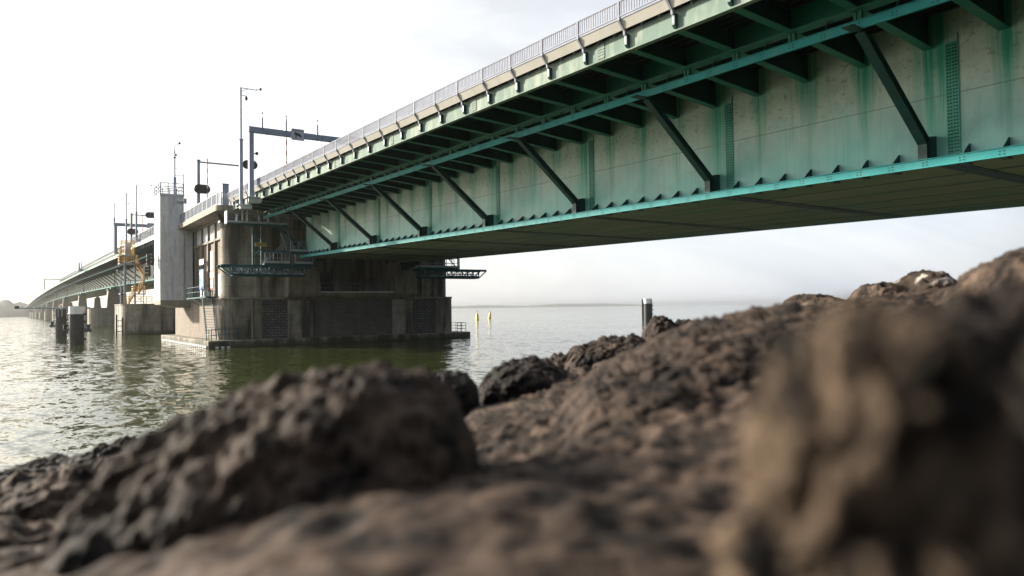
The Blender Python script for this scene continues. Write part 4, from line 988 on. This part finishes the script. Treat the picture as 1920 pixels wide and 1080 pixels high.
def boulder(label, top, base, d, thick, mat, amp=.05, fs=5.0, seed=0, ns=170, nt_=120, knob=1.0, lean=0.0, squar=.75):
    """a rock whose ridge line and foot are given as viewing directions at real distance d; thick = half depth in metres"""
    tp = [at(p[0], p[1], p[2] if len(p) > 2 else d) for p in top]; bs = [at(p[0], p[1], d) for p in base]
    st = np.array([(p-CAM)@RH for p in tp]); zt = np.array([p[2] for p in tp]); dt = np.array([(p-CAM)@FH for p in tp])
    sb_ = np.array([(p-CAM)@RH for p in bs]); zb = np.array([p[2] for p in bs])
    u = np.linspace(-1, 1, ns); u = np.sign(u)*(1-(1-np.abs(u))**1.35)
    s0, s1 = st.min(), st.max(); s = (s0+s1)/2+(s1-s0)/2*u
    h = np.interp(s, st, zt); bz = np.minimum(np.interp(s, sb_, zb), h-.02); dd = np.interp(s, st, dt)
    k = np.array([1, 2, 3, 2, 1])/9.0
    for _ in range(2): h = np.convolve(np.pad(h, 2, 'edge'), k, 'valid')
    e = np.clip(1-np.abs(u)**5, 0, 1)**.4
    t = np.linspace(0, 2*PI, nt_, endpoint=False); ct, sn = np.cos(t), np.sin(t)
    ct = np.sign(ct)*np.abs(ct)**squar; sn = np.sign(sn)*np.abs(sn)**squar
    hm = (h-bz)/2
    Z = (bz+hm)[:, None]+(hm*(.35+.65*e))[:, None]*sn[None, :]
    D = dd[:, None]+(thick*e)[:, None]*ct[None, :]+lean*(Z-bz[:, None])
    S = np.repeat(s[:, None], nt_, 1)
    P = CAM[None, None, :]*np.array([1, 1, 0])+S[..., None]*RH+D[..., None]*FH; P[..., 2] = Z
    P = P.reshape(-1, 3)
    C = P.mean(0); Nn = P-np.repeat((CAM*np.array([1, 1, 0])+s[:, None]*RH+dd[:, None]*FH+np.outer(bz+hm, [0, 0, 1]))[:, None, :], nt_, 1).reshape(-1, 3)
    Nn /= np.linalg.norm(Nn, axis=1)[:, None]+1e-6
    Q = P*fs+seed*7.31
    disp = amp*(1.1*fbm(Q*.45, 3)+.8*knob*fbm(Q*1.5, 3, .5, 'b')+.52*fbm(Q*3.4, 4, .6))
    P = P+Nn*disp[:, None]
    o = grid_mesh('boulder', P, ns, nt_, M[mat], True, C)
    return tag(o, label, 'boulder', 'rocks of the embankment')

boulder('biggest blurred dark boulder with a steep right end in the left foreground', [(214, 1040), (220, 960), (234, 880), (262, 826), (330, 790), (420, 752), (510, 722), (590, 705), (660, 690), (720, 683), (780, 690), (828, 706), (858, 732), (884, 776), (902, 835)], [(205, 1200), (910, 1160)], 1.75, .5, 'rock', .045, 6, 1, 300, 240, .8, squar=.95)
boulder('low dark rock at the water edge on the far left', [(-60, 905), (0, 885), (60, 868), (140, 862), (178, 842), (215, 830), (250, 830), (290, 850), (320, 890)], [(-60, 950), (320, 930)], 4.7, .4, 'rock_dark', .06, 5, 2)
boulder('brown sunlit rock filling the lower left corner', [(-120, 940), (-40, 912), (40, 905), (120, 885), (190, 866), (235, 872), (262, 910)], [(-120, 1100), (260, 1060)], 3.1, .55, 'rock_pale', .06, 5, 3)
boulder('dark rounded rock with a pale left flank at the water edge in the middle', [(880, 772), (892, 738), (912, 704), (955, 680), (1000, 669), (1030, 677), (1060, 699), (1092, 718), (1118, 735)], [(880, 782), (1118, 752)], 4.6, .45, 'rock_dark', .05, 6, 4)
boulder('small dark rock peeping out behind the dark rounded rock', [(1015, 690), (1038, 669), (1070, 667), (1095, 690)], [(1015, 730), (1095, 730)], 6.2, .35, 'rock', .05, 6, 5, 80, 60)
boulder('low black rock just right of the biggest boulder', [(770, 718), (800, 708), (840, 703), (875, 704), (898, 722)], [(770, 800), (898, 790)], 3.9, .25, 'rock_dark', .04, 6, 6, 110, 80)
boulder('knobbly brown rock below the lone grey pile', [(1045, 705), (1060, 672), (1082, 651), (1120, 641), (1170, 634), (1208, 640), (1240, 668)], [(1045, 720), (1240, 720)], 6.0, .55, 'rock', .06, 6, 7)
boulder('small pointed rock directly in front of the lone grey pile', [(1200, 655), (1212, 618), (1226, 599), (1243, 593), (1257, 600), (1268, 616), (1282, 640)], [(1200, 668), (1282, 668)], 7.5, .3, 'rock', .05, 6, 8, 100, 80)
boulder('low flat rock touching the small pointed rock on its right', [(1250, 632), (1262, 608), (1280, 600), (1300, 603), (1318, 618), (1330, 635)], [(1250, 655), (1330, 655)], 7.6, .3, 'rock_dark', .05, 6, 9, 90, 70)
boulder('broad sloping brown rock across the middle foreground', [(1030, 835, 2.3), (1055, 780, 2.5), (1100, 722, 2.7), (1180, 672, 2.9), (1260, 634, 3.0), (1330, 607, 3.1), (1400, 594, 3.1), (1450, 586, 3.1), (1485, 578, 3.1), (1520, 590, 3.1), (1600, 640, 3.0)], [(1030, 900), (1600, 900)], 2.9, .75, 'rock', .055, 5.5, 10, 260, 190, .55)
boulder('pale flat slab between the two dark rocks in the middle', [(850, 800), (880, 776), (960, 765), (1040, 752), (1090, 760)], [(850, 840), (1090, 820)], 3.4, .45, 'rock_pale', .025, 6, 11, 120, 80)
def lump(label, c, rad, mat, amp, fs, seed, ex=.8, ns=260, nt_=240):
    """free standing rock: superellipsoid with half sizes rad along view-right, view-forward and up"""
    th = np.linspace(.01, PI-.01, ns); ph = np.linspace(0, 2*PI, nt_, endpoint=False)
    T, Q = np.meshgrid(th, ph, indexing='ij'); f = lambda a: np.sign(a)*np.abs(a)**ex
    X = f(np.sin(T)*np.cos(Q)); Y = f(np.sin(T)*np.sin(Q)); Z = f(np.cos(T))
    N = np.stack([np.sin(T)*np.cos(Q), np.sin(T)*np.sin(Q), np.cos(T)], -1).reshape(-1, 3); N = N[:, :1]*RH+N[:, 1:2]*FH+N[:, 2:]*np.array([0, 0, 1])
    P = (X.reshape(-1, 1)*rad[0])*RH+(Y.reshape(-1, 1)*rad[1])*FH+(Z.reshape(-1, 1)*rad[2])*np.array([0, 0, 1])
    q = P*fs+seed*5.7
    P = P+N*(amp*(1.2*fbm(q*.5, 3)+1.1*fbm(q*1.5, 3, .55, 'b')+.3*fbm(q*5, 3, .6)))[:, None]
    o = grid_mesh('boulder', P+c, ns, nt_, M[mat], True, c)
    return tag(o, label, 'boulder', 'rocks of the embankment')
lump('very close strongly blurred rock filling the right side', at(1618, 1180, .5), (.086, .12, .212), 'rock_near', .027, 12, 12, .95)
lump('dark blurred rock behind the very close one, cut by the right picture edge', at(1985, 1010, .8), (.27, .3, .275), 'rock_dark', .03, 11, 19, .9)  # dark stone colour stands in for the shaded right side of the close rock
boulder('dark flat topped rock, leftmost on the right skyline', [(1478, 580), (1486, 560), (1510, 552), (1535, 553), (1560, 560), (1575, 580)], [(1478, 600), (1575, 600)], 8.0, .4, 'rock', .05, 5, 13, 100, 80)
boulder('low brown rock against the dark flat topped rock on the skyline', [(1505, 585), (1528, 562), (1550, 557), (1568, 560), (1590, 580)], [(1505, 605), (1590, 605)], 7.4, .3, 'rock_pale', .04, 5, 14, 90, 70)
boulder('rounded brown rock left of the white splashed one on the skyline', [(1590, 575), (1615, 553), (1628, 533), (1650, 528), (1672, 536), (1700, 560)], [(1590, 600), (1700, 600)], 7.8, .4, 'rock_pale', .05, 5, 15, 110, 80)
boulder('pointed skyline rock with white bird droppings near its peak', [(1655, 570), (1690, 540), (1712, 519), (1733, 508), (1752, 516), (1775, 533), (1810, 560)], [(1655, 600), (1810, 600)], 7.6, .5, 'rock_lichen', .05, 5, 16, 120, 90)
boulder('long low rock between the white splashed rock and the picture edge', [(1755, 560), (1800, 535), (1850, 529), (1885, 536), (1930, 560)], [(1755, 600), (1930, 600)], 6.8, .5, 'rock', .05, 5, 17, 110, 80)
boulder('pale rising rock at the extreme right edge', [(1812, 600), (1850, 540), (1880, 502), (1918, 474), (1970, 455), (2080, 450)], [(1812, 660), (2080, 660)], 3.6, .5, 'rock_pale', .05, 5, 18, 140, 100)

# embankment ground: heights interpolated between surveyed points
gp = [(200, 1085, 1.15), (600, 1085, .9), (1000, 1085, .85), (1350, 1085, .85), (300, 1015, 1.35), (700, 945, 1.2), (1000, 905, 1.4), (1200, 835, 1.8), (1000, 858, 2.2), (960, 815, 3.2), (900, 840, 2.6), (1250, 950, 1.2), (1500, 900, 1.3),
      (1200, 730, 2.8), (1350, 640, 3.3), (1500, 610, 3.6), (1700, 640, 2.5), (100, 1010, 2.3), (100, 935, 3.2), (250, 880, 4.2), (0, 905, 4.6), (0, 1085, 1.8), (-200, 1000, 2.6),
      (1500, 606, 6.5), (1600, 592, 7.2), (1750, 576, 7.2), (1900, 570, 7), (2100, 570, 6), (1150, 690, 6), (1000, 740, 5), (1250, 645, 7.5)]
G = np.array([at(*p) for p in gp])
extra = [(-8, 4, -.9), (-6, 7, -.9), (-3, 8.5, -.9), (0, 8.5, -.9), (3, 10, -.9), (6, 12, -.9), (10, 13, -.9), (14, 13.5, -.9), (-10, 12, -1.2), (0, 14, -1.2), (8, 16, -1.2), (16, 16, -1.2), (-10, 0, .2), (-14, 5, -1.2),
         (0, 0, 2.75), (0, -3, 2.9), (-4, -1, 2.4), (-8, -4, 1.6), (4, -2, 3.0), (8, -4, 3.2), (14, -4, 3.2), (16, 4, 3.1), (12, 8, 3.05), (0, -8, 3.0), (-10, -8, 2.6), (12, -8, 3.2), (3, 1, 2.85), (5, 3, 2.9), (8, 5, 3.0)]
GX = np.concatenate([np.stack([(G-CAM)@RH, (G-CAM)@FH, G[:, 2]], 1), np.array(extra)])
def rbf(q, smooth=.02):
    r = np.linalg.norm(GX[:, None, :2]-GX[None, :, :2], axis=2); A = r+np.eye(len(r))*-smooth
    A = np.block([[A, np.ones((len(r), 1))], [np.ones((1, len(r))), np.zeros((1, 1))]])
    w = np.linalg.solve(A, np.append(GX[:, 2], 0))
    out = np.zeros(len(q))
    for i in range(0, len(q), 20000):
        b = q[i:i+20000]; out[i:i+20000] = np.linalg.norm(b[:, None]-GX[None, :, :2], axis=2)@w[:-1]+w[-1]
    return out
nu = nv = 430
ua = np.sinh(np.linspace(-3.3, 3.6, nu))/np.sinh(3.6)*17+.1; ub = np.sinh(np.linspace(-3.0, 3.6, nv))/np.sinh(3.6)*17+1.0
A_, B_ = np.meshgrid(ua, ub, indexing='ij'); q = np.stack([A_.ravel(), B_.ravel()], 1)
z = rbf(q)
P = CAM*np.array([1, 1, 0])+q[:, :1]*RH+q[:, 1:]*FH; P[:, 2] = z
dist = np.hypot(q[:, 0], q[:, 1])
am = np.clip(dist/3.0, .3, 1)
P[:, 2] += am*(.06*fbm(P*2.2, 3)-.05*fbm(P*7, 4, .5, 'b')+.03*fbm(P*18, 4, .6))
near = dist < .45
P[near, 2] = np.minimum(P[near, 2], 2.95)
tag(grid_mesh('ground', P, nu, nv, M['ground']), kind='structure')

# ------------------------------------------------------------------ light, sky, haze
SUN_AZ, SUN_EL = math.radians(31), math.radians(19.5)      # azimuth measured from +Y towards -X
sd = Vector((-math.sin(SUN_AZ)*math.cos(SUN_EL), math.cos(SUN_AZ)*math.cos(SUN_EL), math.sin(SUN_EL)))
L = bpy.data.lights.new('sun', 'SUN'); L.energy = 5.0; L.angle = math.radians(2.5); L.color = (1, .90, .76)
lo = bpy.data.objects.new('sun', L); COL.objects.link(lo); lo.rotation_euler = (-sd).to_track_quat('-Z', 'Y').to_euler(); lo.location = (-30, 60, 60)
W = bpy.data.worlds.new('World'); SC.world = W; W.use_nodes = True
nt = W.node_tree; bg = nt.nodes['Background']
sky = node(nt, 'ShaderNodeTexSky', sky_type='NISHITA'); sky.sun_disc = False; sky.sun_elevation = SUN_EL; sky.sun_rotation = -SUN_AZ
sky.air_density = 1.0; sky.dust_density = 2.0; sky.ozone_density = 1.0
tc = node(nt, 'ShaderNodeTexCoord'); mp = node(nt, 'ShaderNodeMapping'); mp.inputs['Scale'].default_value = (1, 1, 3.2); nt.links.new(tc.outputs['Generated'], mp.inputs[0])
cn = noise(nt, mp.outputs[0], 2.2, 7, .58, .6)
dp = node(nt, 'ShaderNodeVectorMath', operation='DOT_PRODUCT'); nt.links.new(tc.outputs['Generated'], dp.inputs[0]); dp.inputs[1].default_value = tuple(sd)
veil = ramp(nt, math_(nt, 'ADD', math_(nt, 'MULTIPLY', dp.outputs['Value'], .5), .5), [(0, .025), (.3, .1), (.44, .42), (.55, .48), (.75, .49), (.86, .53), (.94, .85), (1, 2.4)])
vc = mixc(nt, 1.0, mixc(nt, ramp(nt, dp.outputs['Value'], [(0.0, 0.0), (.75, 1.0)]), (9.3, 10.1, 11.5), (10.5, 10.15, 9.3)), veil, 'MULTIPLY')
cl_ = mixc(nt, math_(nt, 'MULTIPLY', ramp(nt, cn, [(.40, 0.0), (.64, .7)]), 1.0), vc, mixc(nt, 1.0, veil, (15, 15, 15.4), 'MULTIPLY'))
c = mixc(nt, 1.0, mixc(nt, 1.0, sky.outputs[0], (.32, .32, .32), 'MULTIPLY'), cl_, 'ADD')
nt.links.new(c, bg.inputs['Color']); bg.inputs['Strength'].default_value = .065
HZ = MB(); HZ.box((-7600, -4500, -1.0), (7600, 9600, 34)); hz = HZ.build('haze', None or bpy.data.materials.new('haze_air'))
hm_ = hz.data.materials[0]; hm_.use_nodes = True; hn = hm_.node_tree; hn.nodes.clear()
ou = hn.nodes.new('ShaderNodeOutputMaterial'); pv = hn.nodes.new('ShaderNodeVolumePrincipled')
pv.inputs['Color'].default_value = (.93, .94, .93, 1); pv.inputs['Density'].default_value = .00019; pv.inputs['Anisotropy'].default_value = .84
hn.links.new(pv.outputs[0], ou.inputs['Volume']); tag(hz, kind='stuff')

# ------------------------------------------------------------------ camera
cd = bpy.data.cameras.new('camera'); co = bpy.data.objects.new('camera', cd); COL.objects.link(co)
Rm = Matrix((tuple(CR), tuple(CU), tuple(-FWD))).transposed()
co.matrix_world = Matrix.Translation(Vector(CAM)) @ Rm.to_4x4()
cd.sensor_width = 36; cd.lens = FPX/1920*36; cd.clip_start = .02; cd.clip_end = 20000
cd.dof.use_dof = True; cd.dof.focus_distance = 60; cd.dof.aperture_fstop = 1.2
SC.camera = co
SC.view_settings.view_transform = 'Standard'; SC.view_settings.look = 'None'; SC.view_settings.gamma = 1; SC.view_settings.exposure = 1.22
SC.cycles.use_denoising = True
